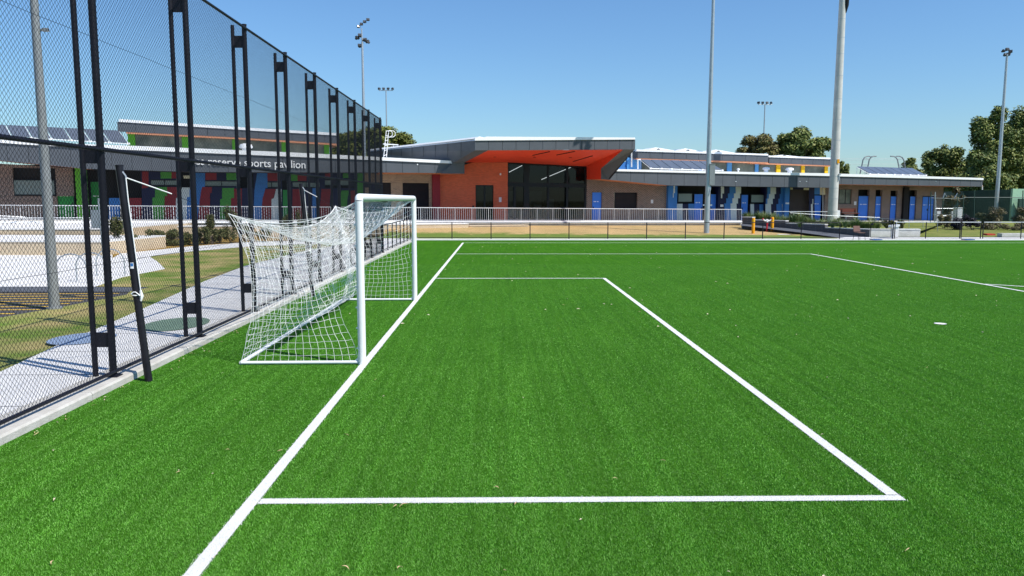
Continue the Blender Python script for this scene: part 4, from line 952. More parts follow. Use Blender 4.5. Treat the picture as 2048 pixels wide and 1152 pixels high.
def vent(px, py, w_, h_, label, dep=-.6):
    p = fp(px, py, dep); root = thing('roof_vent', loc2w(*p), label, 'roof vent', 'roof vents', TH); s = w_*67/FPX; hh = h_*67/FPX
    MB().tube([(0,0,-.3), (0,0,hh*.45)], s*.28, 14).build('vent_neck', M['whitecap'], root, True)
    MB().tube([(0,0,hh*.42), (0,0,hh*.5), (0,0,hh*.62), (0,0,hh*.9), (0,0,hh)], [s*.40, s*.5, s*.5, s*.42, s*.15], 16).build('vent_cowl', M['whitecap'], root, True)
vent(492, 304, 22, 14, 'white roof vent above the sign lettering'); vent(1331.5, 343.5, 15, 9, 'white roof vent by the yellow clerestory boards') if False else None
vent(1532, 343.5, 15, 9.5, 'round white roof vent in front of the blue clerestory boards'); vent(1579, 344.5, 17, 9.5, 'wider round white roof vent in front of the yellow clerestory boards'); vent(1476.5, 342.5, 6, 6, 'tiny roof vent between solar array and round vents')
def ladder_white():
    p0 = fp(767, 318, -1.0); root = thing('roof_ladder', loc2w(*p0), 'white roof access ladder beside the last tall fence post', 'ladder', None, TH); o = np.array(p0)
    q = lambda x, y, b: tuple(np.array(fp(x, y, b))-o)
    for dx, dp in ((0, -1.0), (6, -.6)):
        x0 = 764+dx; MB().tube([q(x0+3, 318-dx*.7, dp), q(x0+8.5-dx*.2, 262-dx*.12, dp+.2)], .027, 8).tube([q(x0+8.5-dx*.2, 262-dx*.12, dp+.2), q(x0+17, 261.8, dp+.6), q(x0+20.5, 265, dp+.7), q(x0+20.5, 271, dp+.7), q(x0+16, 274, dp+.6), q(x0+7, 274.5, dp+.2)], .024, 8).build('stile', M['white'], root, True)
    rg = MB()
    for k in range(5): t = k/5; rg.tube([q(767+5*t, 312-50*t, -1.0), q(773+4.5*t, 309-48*t, -.6)], .022, 6)
    rg.each('rung', M['white'], root, True)
    MB().tube([q(767, 288, -1), q(796, 290, 2)], .05, 6).tube([q(787, 295, 1.2), q(787, 288, 1.2)], .03, 6).tube([q(795, 294, 2), q(795, 289, 2)], .03, 6).build('landing_bar', M['white'], root, True)
ladder_white()
def goose(px, flip, label):
    p0 = fp(px, 345, 3.0); root = thing('roof_ladder', loc2w(*p0), label, 'ladder', 'goose-neck roof ladders', TH); o = np.array(p0); s = -1 if flip else 1
    q = lambda x, y, b: tuple(np.array(fp(x, y, b))-o)
    for dx, dp in ((0, 3.0), (12.5, 3.3)):
        x = px+dx; MB().tube([q(x-2*s, 348, dp), q(x+2*s, 330, dp), q(x+4*s, 320, dp), q(x+7*s, 315, dp), q(x+12*s, 312.7, dp), q(x+18*s, 312.5, dp)], .058, 8).build('stile', M['dgalv'], root, True)
    rg = MB()
    for y, k in ((313, 12), (318, 5.5), (330, 2), (340, 0)): rg.tube([q(px+k*s, y, 3.0), q(px+12.5+k*s, y, 3.3)], .025, 6)
    rg.build('rung', M['dgalv'], root, True)
goose(1722, False, 'grey goose-neck ladder rails bending right over the roof end'); goose(1799, True, 'grey goose-neck ladder rails bending left over the roof end')

# terrace railing
rl = thing('terrace_railing', loc2w(-40, -5.2, zf(-40)), 'long white balustrade with vertical bars along the terrace edge', 'railing', None, TH)
S0, S1_ = -40.0, fp(1483, 430, -5.2)[0]
dz = lambda s: zf(s)-zf(-40)
hh_ = 1.02
def rline(s0, s1, z, r, nm): MB().tube([(s0+40, 0, dz(s0)+z), (s1+40, 0, dz(s1)+z)], r, 8).build(nm, M['rail'], rl, True)
rline(S0, S1_, hh_, .026, 'top_rail'); rline(S0, S1_, .12, .022, 'bottom_rail')
po = MB().tube([(0,0,-.1), (0,0,hh_)], .020, 6).build('post', M['rail'], rl); po.location = (0, 0, 0)
n = int((S1_-S0)/1.24)
for k in range(1, n+1): s = S0+(S1_-S0)*k/n; cpart(po, rl, (s+40, 0, dz(s)))
bars = MB(); n2 = n*8
for k in range(n2):
    if k % 8: s = S0+(S1_-S0)*k/n2; bars.tube([(s+40, 0, dz(s)+.12), (s+40, 0, dz(s)+hh_)], .0095, 4, False)
tag(bars.build('baluster_bars', M['rail'], rl), kind='stuff')
MB().hexa([(0, -.20, -.075), (S1_+40, -.20, dz(S1_)-.075), (S1_+40, .08, dz(S1_)-.075), (0, .08, -.075)], [(0, -.12, .035), (S1_+40, -.12, dz(S1_)+.035), (S1_+40, .08, dz(S1_)+.035), (0, .08, .035)]).build('plinth', M['whitecap'], rl)

# left retaining walls and stepped seating in front of the terrace
def wallblock(name, p0, p1, z0, z1, th, m, label, cat='retaining wall', capm=None):
    x0, y0 = p0; x1, y1 = p1; root = thing(name, (x0, y0, z0), label, cat)
    d_ = np.array([x1-x0, y1-y0]); n_ = np.array([-d_[1], d_[0]])/np.linalg.norm(d_)*th
    u_ = n_/th*.03
    q = lambda z, e=0: [(0-u_[0]*e, 0-u_[1]*e, z), (d_[0]-u_[0]*e, d_[1]-u_[1]*e, z), (d_[0]+n_[0]+u_[0]*e, d_[1]+n_[1]+u_[1]*e, z), (n_[0]+u_[0]*e, n_[1]+u_[1]*e, z)]
    MB().hexa(q(0), q(z1-z0-.06)).build('wall_body', M[m], root)
    MB().hexa(q(z1-z0-.058, 1), q(z1-z0, 1)).build('coping', M[capm or 'concrete2'], root); return root
wallblock('retaining_wall', (-62, 25.2), (-15.0, 22.4), 0.0, .66, 5.4, 'tanblock', 'lower tan terrace wall behind the plaza')
wallblock('retaining_wall', (-70, 27.2), (-17.8, 28.6), .3, .97, 12.5, 'tanblock', 'upper tan terrace wall under the white balustrade')
p0 = gz(215, 480, .1); p1 = gz(480, 478, .08); p2 = gz(845, 474, .08)
a0 = loc2w(-30.0, -8.1, 0); a1 = loc2w(-4.2, -6.9, 0); 
wallblock('retaining_wall', a0[:2], a1[:2], .02, .78, 1.6, 'tanblock', 'long tan block wall below the terrace behind the goal')
b0 = loc2w(-4.1, -6.7, 0); b1 = loc2w(.4, -6.5, 0)
wallblock('retaining_wall', b0[:2], b1[:2], .02, .62, 1.1, 'tanblock', 'short tan block wall right of the far goal post', capm='tanblock')

# ------------------------------------------------------------------ poles
def lamp_bank(root, at_, heads, size=.45, arm=None, face=(0, -1), dark=True):
    x, y, z = at_
    if arm:
        MB().tube([(x-arm, y, z), (x+arm, y, z)], .06, 8).build('cross_arm', M['galv'], root, True)
    for k, (hx, hz, tilt, yaw) in enumerate(heads):
        b = MB(); s = size*.72
        b.box(-s*.55, -.10*s/.45, -s*.38, s*.55, .12*s/.45, s*.38).box(-s*.30, .12*s/.45, -s*.22, s*.30, .3*s/.45, s*.22)
        o = b.build('lamp_head', M['lamphead'], root); o.location = (x+hx, y, z+hz); o.rotation_euler = (R(tilt), 0, R(yaw))
        MB().box(-s*.48, -.115*s/.45, -s*.31, s*.48, -.102*s/.45, s*.31).build('lamp_glass', M['lens'], o)
def pole(base, h, r0, r1_, label, m, name='floodlight_pole', group=None):
    root = thing(name, base, label, 'light pole', group)
    MB().tube([(0,0,0), (0,0,h*.5), (0,0,h)], [r0, (r0+r1_)/2, r1_], 20).build('pole_shaft', M[m], root, True); return root
# galvanised pole in front of the entrance lawn
gx_, gy_, _ = gz(1413, 467, .16)
g1 = pole((gx_, gy_, .10), 19.2, .19, .085, 'tall galvanised light pole with a grey box standing on the dry lawn', 'galv')
MB().cbox(.22, -.10, 4.05, .36, .25, 1.38).cbox(.22, -.10, 4.76, .40, .29, .04).build('equipment_box', M['pole'], g1)
MB().tube([(.17, -.05, 3.38), (.13, -.16, 3.1), (.06, -.19, 2.7)], .035, 6).build('cable', M['galv'], g1, True)
MB().cbox(0, -.02, 2.0, .62, .10, .09).build('clamp', M['galv'], g1); MB().tube([(0,0,-.02), (0,0,.05)], .30, 16).build('base_plate', M['concrete'], g1, True)
lamp_bank(g1, (0, 0, 18.8), [(-.75, .35, -35, 25), (-.25, .35, -35, 10), (.3, .35, -35, -10), (.8, .35, -35, -25), (-.5, -.4, -40, 40), (.55, -.4, -40, -40)], .5, 1.1)
# concrete pole
cx_, cy_, cz_ = gy(1664.5, 438, 66.1)
g2 = pole((cx_, cy_, cz_-.3), 24, .40, .235, 'thick ringed concrete pole rising from the planter bed', 'spun')
rb = MB()
for k, z in enumerate((.9, 2.0, 2.9, 3.9, 5.3, 6.9, 8.6, 10.3, 12.2, 14.0, 15.3, 16.8, 18.2, 19.4)):
    r = .40-(.40-.235)*z/24; rb.tube([(0,0,z), (0,0,z+.035)], r+.006, 20)
rb.each('steel_band', M['galv'], g2, True)
MB().cbox(.25, -.34, 3.75, .10, .10, .42).cbox(.28, -.36, 4.05, .16, .14, .12).build('bracket', M['galv'], g2); MB().cbox(.12, -.39, 5.15, .20, .03, .34).build('orange_notice', M['ybol'], g2)
MB().tube([(.235, -.18, 20.5), (.27, -.2, 19.2), (.27, -.18, 17.9), (.24, -.15, 17.3)], [.16, .20, .17, .05], 10).build('black_wrap', M['tape'], g2, True)
lamp_bank(g2, (0, 0, 23.6), [(-1.2, .4, -35, 20), (-.4, .4, -35, 5), (.4, .4, -35, -5), (1.2, .4, -35, -20)], .6, 1.6)
# left lamp pole
g3 = pole((-7.85, 5.75, .02), 11, .113, .06, 'grey steel lamp pole at the verge behind the tall fence', 'pole', 'lamp_pole')
MB().box(-.02, -.02, 6.06, .26, .02, 6.10).cbox(.2, 0, 6.08, .12, .07, .07).build('bracket', M['pole'], g3); MB().tube([(0,0,0), (0,0,.06)], .17, 14).build('base_plate', M['pole'], g3, True)
MB().tube([(0,0,10.9), (0,-.5,11.1), (0,-1.3,11.15)], .04, 8).build('cross_arm', M['pole'], g3, True); MB().box(-.13, -2.0, 11.08, .13, -1.2, 11.22).build('lamp_head', M['lamphead'], g3)
# far floodlights
q = gy(724.5, 84, 85); base = (q[0], q[1], .3)
g4 = pole(base, q[2]-.3, .20, .11, 'tall floodlight pole with two lamp clusters behind the left roof', 'galv')
MB().tube([(0,0,q[2]-.3), (-.05,0,q[2]+1.1)], .07, 8).build('mast_head', M['galv'], g4, True)
lamp_bank(g4, (0, 0, q[2]-.1), [(-.5, .25, -30, 60), (-.2, .5, -30, 30), (.25, .05, -35, -20), (.55, -.15, -30, -60), (-.25, -.55, -35, 20)], .55)
lamp_bank(g4, (0, 0, q[2]+1.5), [(-.35, -.2, -20, 30), (-.05, .05, -20, 20), (.3, .3, -20, 20), (.65, .52, -20, 20)], .42)
for px, top, dist, label, hs in ((772, 181, 150, 'slim floodlight pole with four lamps in a row far behind the left roof', -1), (1530, 209, 150, 'slim floodlight pole with four lamps far behind the right roof', 1)):
    q = gy(px, top, dist); g = pole((q[0], q[1], .2), q[2]-.2, .17, .10, label, 'galv')
    lamp_bank(g, (0, 0, q[2]-.2), [(-1.25, .35, -25, -50*hs), (-.45, .35, -25, -15*hs), (.4, .35, -25, 15*hs), (1.2, .35, -25, 50*hs)], .62, 1.35)
q = gy(2009.5, 108, 75); q0 = gy(1995, 378, 75)
g7 = pole((q0[0], q[1], .3), q[2]-.3, .19, .10, 'tapered steel floodlight pole with dark lamp cluster above the right trees', 'galv')
lamp_bank(g7, (0, 0, q[2]-.2), [(-.35, .2, -25, 40), (0, .35, -25, 10), (.3, .15, -25, -30), (-.15, -.15, -30, 20), (.12, -.1, -30, -50)], .42)

# ------------------------------------------------------------------ small things
p = gz(215, 598, .05); sg = thing('sign_post', p, 'thin galvanised sign post seen through the tall fence', 'sign')
MB().tube([(0,0,0), (-.10,.05,2.45)], .028, 8).build('post', M['galv'], sg, True); MB().cbox(-.13, .03, 1.95, .34, .012, .44).build('sign_plate', M['galv'], sg)
hoop = None
for i, (px, py) in enumerate(((144, 566), (184, 562), (222, 551))):
    p = gz(px, py, .045)
    if hoop is None:
        hoop = tag(MB().tube([(-.42,0,0), (-.42,0,.45)]+[(-.42*math.cos(a), 0, .45+.40*math.sin(a)) for a in np.linspace(.2, math.pi-.2, 9)]+[(.42,0,.45), (.42,0,0)], .020, 8).build('bike_hoop', M['galv'], None, True), 'x', 'bike rack', 'bike hoops on the plaza'); o = hoop
    else: o = hoop.copy(); col.objects.link(o)
    o.location = p; o.rotation_euler = (0, 0, R(8))
    o['label'] = ['grey bike hoop nearest the grey lamp pole', 'middle grey bike hoop of the three on the plaza', 'grey bike hoop right of the sign post'][i]
hr = thing('handrail', gz(-40, 470, .5), 'white ramp handrails sloping down in front of the left balustrade', 'handrail'); o = np.array(hr.location)
q = lambda px, py, d_: tuple(np.array(gy(px, py, d_))-o)
MB().tube([q(-60, 429, 47), q(50, 434, 49)], .03, 6).tube([q(-60, 437, 45), q(65, 436, 49), q(180, 435.5, 49)], .03, 6).each('rail', M['white'], hr, True)
ps = MB()
for px in (10, 50, 105, 165): ps.tube([q(px, 436, 48.5), q(px, 470, 48.5)], .022, 6)
ps.each('post', M['white'], hr, True)

bolA = None
for i, (px, py) in enumerate(((1506, 468.5), (1544, 465.5))):
    p = gz(px, py, .12); h = 1.12
    if bolA is None:
        bolA = thing('bollard', p, 'yellow bollard left of the red fire hydrant', 'bollard', 'yellow bollards by the hydrant')
        MB().tube([(0,0,0), (0,0,h-.06), (0,0,h-.02), (0,0,h)], [.105, .105, .09, .04], 16).build('bollard_body', M['ybol'], bolA, True)
        MB().tube([(0,0,h-.24), (0,0,h-.16)], .108, 16).build('reflective_band', M['yellow'], bolA, True)
    else:
        c = copy_tree(bolA); c.location = p; c['label'] = 'yellow bollard right of the red fire hydrant'
p = gz(1533.5, 466, .12); hy = thing('fire_hydrant', p, 'red fire hydrant standpipe with pale twin valves between yellow bollards', 'hydrant')
MB().tube([(0,0,.03), (0,0,.74)], .055, 12).tube([(0,0,.10), (0,0,.16)], .09, 12).tube([(0,0,.66), (0,0,.70)], .085, 12).build('standpipe', M['hydred'], hy, True)
MB().tube([(-.30,0,.98), (-.18,0,.86), (.18,0,.86), (.30,0,.98)], .05, 10).tube([(0,0,.74), (0,0,.93)], .07, 12).cbox(0, 0, .96, .14, .05, .04).build('valve_head', M['white'], hy, True)
for s in (-1, 1): MB().tube([(s*.29,0,.97), (s*.34,0,1.02)], .065, 10).build('outlet_cap', M['hydred'], hy, True)
MB().box(-.36, -.30, -.06, .36, .30, .03).build('base_slab', M['concrete'], hy)
p = gz(1566, 469, .13); tag(MB().box(p[0]-.4, p[1]-.3, .09, p[0]+.4, p[1]+.3, .15).build('pit_lid', M['concrete2']), 'flat concrete pit lid on the grass right of the hydrant', 'pit lid')

# planter with stepped charcoal wall
tops = [((1484, 448.5), (1504, 448.5), 433.5), ((1504, 450.2), (1571, 457), 439.6), ((1571, 457), (1650, 465.8), 446.6), ((1650, 465.8), (1738, 475), 455.8)]
A0 = np.array(gy(1484, 448, 58.5)); B0 = np.array(gy(1738.5, 475, 50.2))
pt = thing('planter_wall', (A0[0], A0[1], 0), 'stepped charcoal brick planter wall beside the grey path', 'planter')
dirp = B0-A0; cuts = [(0, 0), (1504-1484, 0)]
def plan_t(px):                             # parameter along the wall's plan line
    d = ray(px, 450); m_ = np.array([[d[0], -dirp[0]], [d[1], -dirp[1]]]); t_ = np.linalg.solve(m_, (A0-CAM)[:2]); return t_[1], t_[0]
nrm = np.array([-dirp[1], dirp[0], 0]); nrm /= np.linalg.norm(nrm)
wb = MB(); cp_ = MB()
for (x0, x1, ytop) in ((1484, 1504, 433.5), (1504.2, 1571, 440), (1571.2, 1650, 447), (1650.2, 1738.5, 456.2)):
    t0, _ = plan_t(x0); t1_, s1_ = plan_t(x1); tm_, sm_ = plan_t((x0+x1)/2); zt = (CAM+ray((x0+x1)/2, ytop)*sm_)[2]
    a = A0+dirp*t0-A0; c = A0+dirp*t1_-A0
    f_ = [(a[0], a[1], -.1), (c[0], c[1], -.1), (c[0], c[1], zt-.06), (a[0], a[1], zt-.06)]; wb.ext(f_, tuple(nrm*.35))
    f_ = [(a[0]-nrm[0]*.02, a[1]-nrm[1]*.02, zt-.058), (c[0]-nrm[0]*.02, c[1]-nrm[1]*.02, zt-.058), (c[0]-nrm[0]*.02, c[1]-nrm[1]*.02, zt), (a[0]-nrm[0]*.02, a[1]-nrm[1]*.02, zt)]; cp_.ext(f_, tuple(nrm*.39))
wb.build('wall_body', M['darkbrick'], pt); cp_.build('coping', M['concrete'], pt)
C0 = np.array(gz(1840, 473.5, .09))
wallblock('planter_wall', (B0[0]+.02, B0[1]), (C0[0], C0[1]-.0), .05, .60, .3, 'concrete', 'low pale block wall in front of the grass right of the planter', 'wall')
E0 = A0+nrm*0; w5 = np.array(loc2w(fp(1484, 440, -2.8)[0], -2.8, 0)); w6 = np.array(loc2w(fp(1890, 440, -2.8)[0], -2.8, 0))
pb = MB(); pb.add([(A0[0]+.3, A0[1], .66), (B0[0]+.3, B0[1]+.2, .38), (C0[0], C0[1]+.25, .40), (w6[0], w6[1]-.5, .42), (w5[0], w5[1]-.1, .68)], [(0, 1, 2, 3, 4)])
tag(pb.build('planter_soil', M['green_lawn']), kind='structure')
gp = [gz(px, py, .1)[:2] for px, py in ((1490, 449.5), (1738, 475.5), (1700, 477.3), (1600, 464), (1488, 451.5))]
b = MB(); b.add([(x, y, lawn_h(min(x, 22.3), y)*0+(.10+.030*max(0, y-37))) for x, y in gp], [tuple(range(len(gp)))]); 
gpl = [gy(px, py, d_) for px, py, d_ in ((1486, 448.5, 58.3), (1610, 461, 54.0), (1738, 475.3, 50.1), (1690, 477.5, 49.0), (1590, 464.5, 52.5), (1480, 451.5, 57.3))]
b = MB(); b.add([(x, y, z+.03) for x, y, z in gpl], [tuple(range(6))]); tag(b.build('grey_path', M['greypath']), kind='structure')

# strappy plants
def strap_clump(n=70, h=.75, spread=.45, seed=1):
    rr = random.Random(seed); b = MB()
    for _ in range(n):
        a = rr.uniform(0, 2*math.pi); r0 = rr.uniform(0, .12); L = h*rr.uniform(.6, 1.1); sp = spread*rr.uniform(.3, 1.2); wv = .014
        ca_, sa_ = math.cos(a), math.sin(a); pts = []
        for k in range(4):
            t = k/3; rad = r0+sp*t**1.6; z = L*(t-.38*t*t*(sp/spread)); ww = wv*(1-t*.9)
            pts += [(rad*ca_-ww*sa_, rad*sa_+ww*ca_, z), (rad*ca_+ww*sa_, rad*sa_-ww*ca_, z)]
        b.add(pts, [(0, 1, 3, 2), (2, 3, 5, 4), (4, 5, 7, 6)])
    return b
M['strap'] = blade_mat('strappy_leaf', [(.08, .13, .03), (.14, .21, .05), (.24, .30, .10), (.32, .33, .17)])
M['strapd'] = blade_mat('dark_strappy_leaf', [(.03, .07, .022), (.06, .12, .04), (.12, .18, .07)])
proto = {'strap': strap_clump(110, .80, .55, 3).build('strappy_plant', M['strap']), 'strapd': strap_clump(120, .70, .5, 5).build('strappy_plant', M['strapd'])}
first = {k: True for k in proto}
spots = []
for i in range(34):
    px = 1490+ i*8.0; t = (px-1484)/255; yb = 437+min(1, t)*20.5+random.uniform(-3, 1.0); spots.append((px, yb, 'strap' if i % 3 else 'strapd', 59.5-8*min(1, t)+random.uniform(0, 1.2)))
for px in (1600, 1665, 1690, 1706, 1716, 1728): spots.append((px, 452+random.uniform(-1, 3), 'strapd', 52.0))
lab = {'strap': 'light green strappy tussock among others in the raised planter bed', 'strapd': 'dark green strappy tussock among others in the raised planter bed'}
for px, py, k, dist in spots:
    o = proto[k] if first[k] else proto[k].copy()
    if not first[k]: col.objects.link(o)
    first[k] = False
    x, y, z = gy(px, py, dist); o.location = (x, y, z-.05); s = random.uniform(.8, 1.25); o.scale = (s, s, s*random.uniform(.85, 1.1)); o.rotation_euler = (0, 0, random.uniform(0, 6.28))
    tag(o, lab[k], 'plant', lab[k].split(' among')[0]+'s')

# handrail and ramp rails at the planter, bench, fountain, chair
hr2 = thing('handrail', gy(1548, 436, 60.5), 'grey handrail with posts above the planter bed', 'handrail'); o = np.array(hr2.location)
q = lambda px, py, d_=60.5: tuple(np.array(gy(px, py, d_))-o)
MB().tube([q(1548, 423), q(1655, 423.5)], .022, 8).tube([q(1580, 425.5), q(1655, 431), q(1760, 435)], .016, 6).each('rail', M['galv'], hr2, True)
ps = MB()
for px in (1549.5, 1552, 1587.5, 1601.5, 1650): ps.tube([q(px, 423.3), q(px, 437)], .022, 6)
ps.each('post', M['galv'], hr2, True)
be = thing('bench', gy(1699, 437, 68), 'brown timber bench against the brick wall right of the concrete pole', 'bench', None, TH)
MB().box(-.85, -.25, .42, .85, .2, .48).build('seat', M['brown'], be); MB().box(-.85, .2, .55, .85, .25, .88).build('backrest', M['brown'], be)
for s in (-.7, .7): MB().box(s-.04, -.2, 0, s+.04, .22, .42).box(s-.03, .16, .42, s+.03, .2, .8).build('leg', M['frame'], be)
p = gy(1676, 430, 66); mbx = thing('meter_box', (p[0], p[1], p[2]-.55), 'small white cabinet beside the concrete pole base', 'cabinet'); MB().box(-.09, -.08, .3, .13, .08, .95).build('cabinet_body', M['white'], mbx); MB().tube([(.02,0,-.2), (.02,0,.3)], .03, 6).build('leg', M['galv'], mbx)
p = gz(1789, 476, .075); df = thing('drinking_fountain', p, 'pale drinking fountain behind the small tube gate', 'fountain')
MB().box(-.14, -.14, 0, .17, .14, .74).build('pedestal', M['concrete2'], df); MB().hexa([(-.34, -.2, .66), (.2, -.2, .74), (.2, .2, .74), (-.34, .2, .66)], [(-.34, -.2, .80), (.2, -.2, .86), (.2, .2, .86), (-.34, .2, .80)]).build('bowl', M['white'], df)
MB().tube([(.08, 0, .84), (.08, 0, .95), (.02, 0, .98)], .018, 6).build('tap', M['galv'], df, True)
p = gz(1718, 480, .07); ch = thing('chair', p, 'brown plastic chair standing by the far fence', 'chair', None, R(15))
MB().box(-.24, -.22, .42, .24, .22, .46).build('seat', M['chair'], ch); MB().hexa([(-.24, .20, .50), (.24, .20, .50), (.24, .23, .50), (-.24, .23, .50)], [(-.23, .28, .84), (.23, .28, .84), (.23, .31, .84), (-.23, .31, .84)]).build('backrest', M['chair'], ch)
for sx, sy in ((-1, -1), (1, -1), (-1, 1), (1, 1)): MB().tube([(sx*.21, sy*.19, .43), (sx*.25, sy*.23, 0)], .013, 6).build('leg', M['frame'], ch)
for px, py, m, l in ((1752, 479.6, 'bluecloth', 'blue mat lying at the pitch edge by the tube gate'), (1936, 479.4, 'bluecloth', 'blue mat lying at the pitch edge by the fence gap'), (1978, 471, 'redcloth', 'red mat lying on the kerb behind the right fence')):
    p = gz(px, py, .06); tag(MB().box(p[0]-.28, p[1]-.25, .055, p[0]+.28, p[1]+.25, .10 if m == 'bluecloth' else .19).build('mat', M[m]), l, 'mat')
p = gz(2010, 473, .1); tag(MB().box(p[0]-.2, p[1], .03, p[0]+5, p[1]+.5, .30).build('concrete_block', M['concrete']), 'long concrete block behind the right end of the far fence', 'kerb block')

# green shed, cage fence, cabinets on the right
p = gy(1925, 440, 78); sh = thing('storage_shed', (p[0], p[1], .3), 'large dark green steel shed with a pale green end', 'shed')
o = np.array([p[0], p[1], .3]); q = lambda px, py, d_: np.array(gy(px, py, d_))-o
a, b2, c2 = q(1926, 382, 80), q(2028, 378.5, 74), q(2075, 378.5, 76)
b = MB(); b.prism([(a[0], a[1], 0), (b2[0], b2[1], 0), (b2[0], b2[1], b2[2]), (a[0], a[1], a[2])], [(a[0]+2, a[1]+7, 0), (b2[0]+2, b2[1]+7, 0), (b2[0]+2, b2[1]+7, b2[2]), (a[0]+2, a[1]+7, a[2])]); b.build('wall', M['shedgreen'], sh)
rbs = MB()
for k in range(1, 40): t = k/40; r0 = np.array([a[0]+(b2[0]-a[0])*t, a[1]+(b2[1]-a[1])*t]); rbs.tube([(r0[0], r0[1]-.02, 0), (r0[0], r0[1]-.02, a[2]+(b2[2]-a[2])*t-.02)], .028, 4)
rbs.build('wall_rib', M['shedgreen'], sh)
MB().prism([(b2[0]-.15, b2[1]-.08, 0), (c2[0], c2[1]-.08, 0), (c2[0], c2[1]-.08, b2[2]+.05), (b2[0]-.15, b2[1]-.08, b2[2]+.05)], [(b2[0]-.15, b2[1]+.2, 0), (c2[0], c2[1]+.2, 0), (c2[0], c2[1]+.2, b2[2]+.05), (b2[0]-.15, b2[1]+.2, b2[2]+.05)]).build('end_panel', M['shedpale'], sh)
MB().box(b2[0]+.35, b2[1]-.4, 0, c2[0]+1, b2[1]-.12, b2[2]-.9).build('door', M['shedgreen'], sh)
cg = thing('cage_fence', gy(1865, 443, 60), 'tall green wire cage fence with angled tops on the right lawn', 'fence'); o = np.array(cg.location)
q = lambda px, py, d_=60: tuple(np.array(gy(px, py, d_))-o)
for px, yt in ((1862, 383), (1870.5, 384), (1886, 396), (1915, 386), (1927, 386), (1949, 381), (2046, 381)):
    MB().tube([q(px-1.5, 446), q(px, yt)], .035, 8).build('post', M['shedgreen'] if px not in (1870.5,) else M['galv'], cg, True)
MB().tube([q(1861, 396), q(1920, 398), q(1930, 396)], .03, 6).tube([q(1927, 395), q(2090, 395)], .03, 6).tube([q(1866, 429.5), q(1912, 429.5)], .025, 6).tube([q(1862, 391), q(1873, 391)], .02, 6).each('rail', M['cage'], cg, True)
MB().tube([q(1886, 396), q(1889.5, 386)], .03, 6).tube([q(1889.5, 386), q(1894, 394)], .015, 6).tube([q(1909, 396), q(1915, 386)], .03, 6).build('outrigger', M['galv'], cg, True)
b = MB()
for k in range(0, 110):
    x0 = 1862+k*2.1
    for s in (-1, 1): b.tube([q(x0, 397), q(x0+s*48, 445)], .0035, 3, False)
b.build('wire_mesh', M['shedgreen'], cg)
p = gy(1914, 441, 66); cabn = thing('cabinet', (p[0], p[1], .35), 'tall pale electrical cabinet behind the wire cage', 'cabinet'); MB().box(-.25, -.2, 0, .3, .25, 1.42).build('cabinet_body', M['concrete2'], cabn); MB().box(-.3, -.24, 1.42, .35, .3, 1.47).build('cabinet_top', M['white'], cabn); MB().cbox(.02, -.21, .8, .45, .02, 1.1).build('cabinet_door', M['sign'], cabn)
p = gy(1892, 441, 69); rk = thing('equipment_rack', (p[0], p[1], .35), 'stack of pale meters and pipes behind the wire cage', 'equipment')
b = MB()
for k in range(6): b.cbox(-.75+(k % 2)*1.35, 0, .35+.32*(k//2), .32, .2, .24)
b.each('meter', M['sign'], rk); MB().tube([(-1,0,.05), (-1,0,1.35), (.9,0,1.35), (.9,0,.05)], .03, 6).tube([(-1,0,.7), (.9,0,.7)], .025, 6).build('pipe_frame', M['galv'], rk, True)
# light rail behind the low wall
lr = thing('handrail', gz(1700, 462, .5), 'thin grey handrail running down from the bench to the right lawn', 'handrail'); o = np.array(lr.location)
q = lambda px, py, d_: tuple(np.array(gy(px, py, d_))-o)
MB().tube([q(1655, 430, 62), q(1740, 436, 60), q(1860, 441.5, 57)], .015, 6).build('rail', M['galv'], lr, True)
ps = MB()
for px, y0, y1, d_ in ((1692, 433, 440, 61), (1765, 437.3, 455, 59.4), (1818, 439.7, 470, 58.2), (1846, 440.8, 473, 57.4), (1875, 442, 472, 57)): ps.tube([q(px, y0, d_), q(px, y1, d_)], .018, 6)
ps.each('post', M['galv'], lr, True)

# ------------------------------------------------------------------ vegetation
def leaf_mat(name, cols):
    m = blade_mat(name, cols, .55); return m
M['leafA'] = leaf_mat('olive_leaf', [(.06, .085, .018), (.11, .14, .028), (.18, .20, .045), (.26, .26, .07)])
M['leafB'] = leaf_mat('dark_gum_leaf', [(.045, .08, .02), (.105, .15, .036), (.19, .225, .058), (.32, .33, .11)])
M['leafC'] = leaf_mat('brownish_leaf', [(.07, .068, .026), (.14, .125, .045), (.22, .175, .065), (.18, .20, .065)])
M['shrub'] = leaf_mat('shrub_leaf', [(.045, .06, .018), (.075, .09, .028), (.12, .12, .04), (.16, .14, .06)])
M['dryshrub'] = leaf_mat('dry_shrub_leaf', [(.10, .08, .045), (.16, .13, .07), (.20, .17, .09), (.10, .12, .05)])
M['purple'] = leaf_mat('dark_purple_leaf', [(.012, .012, .018), (.025, .022, .032), (.05, .045, .06)])
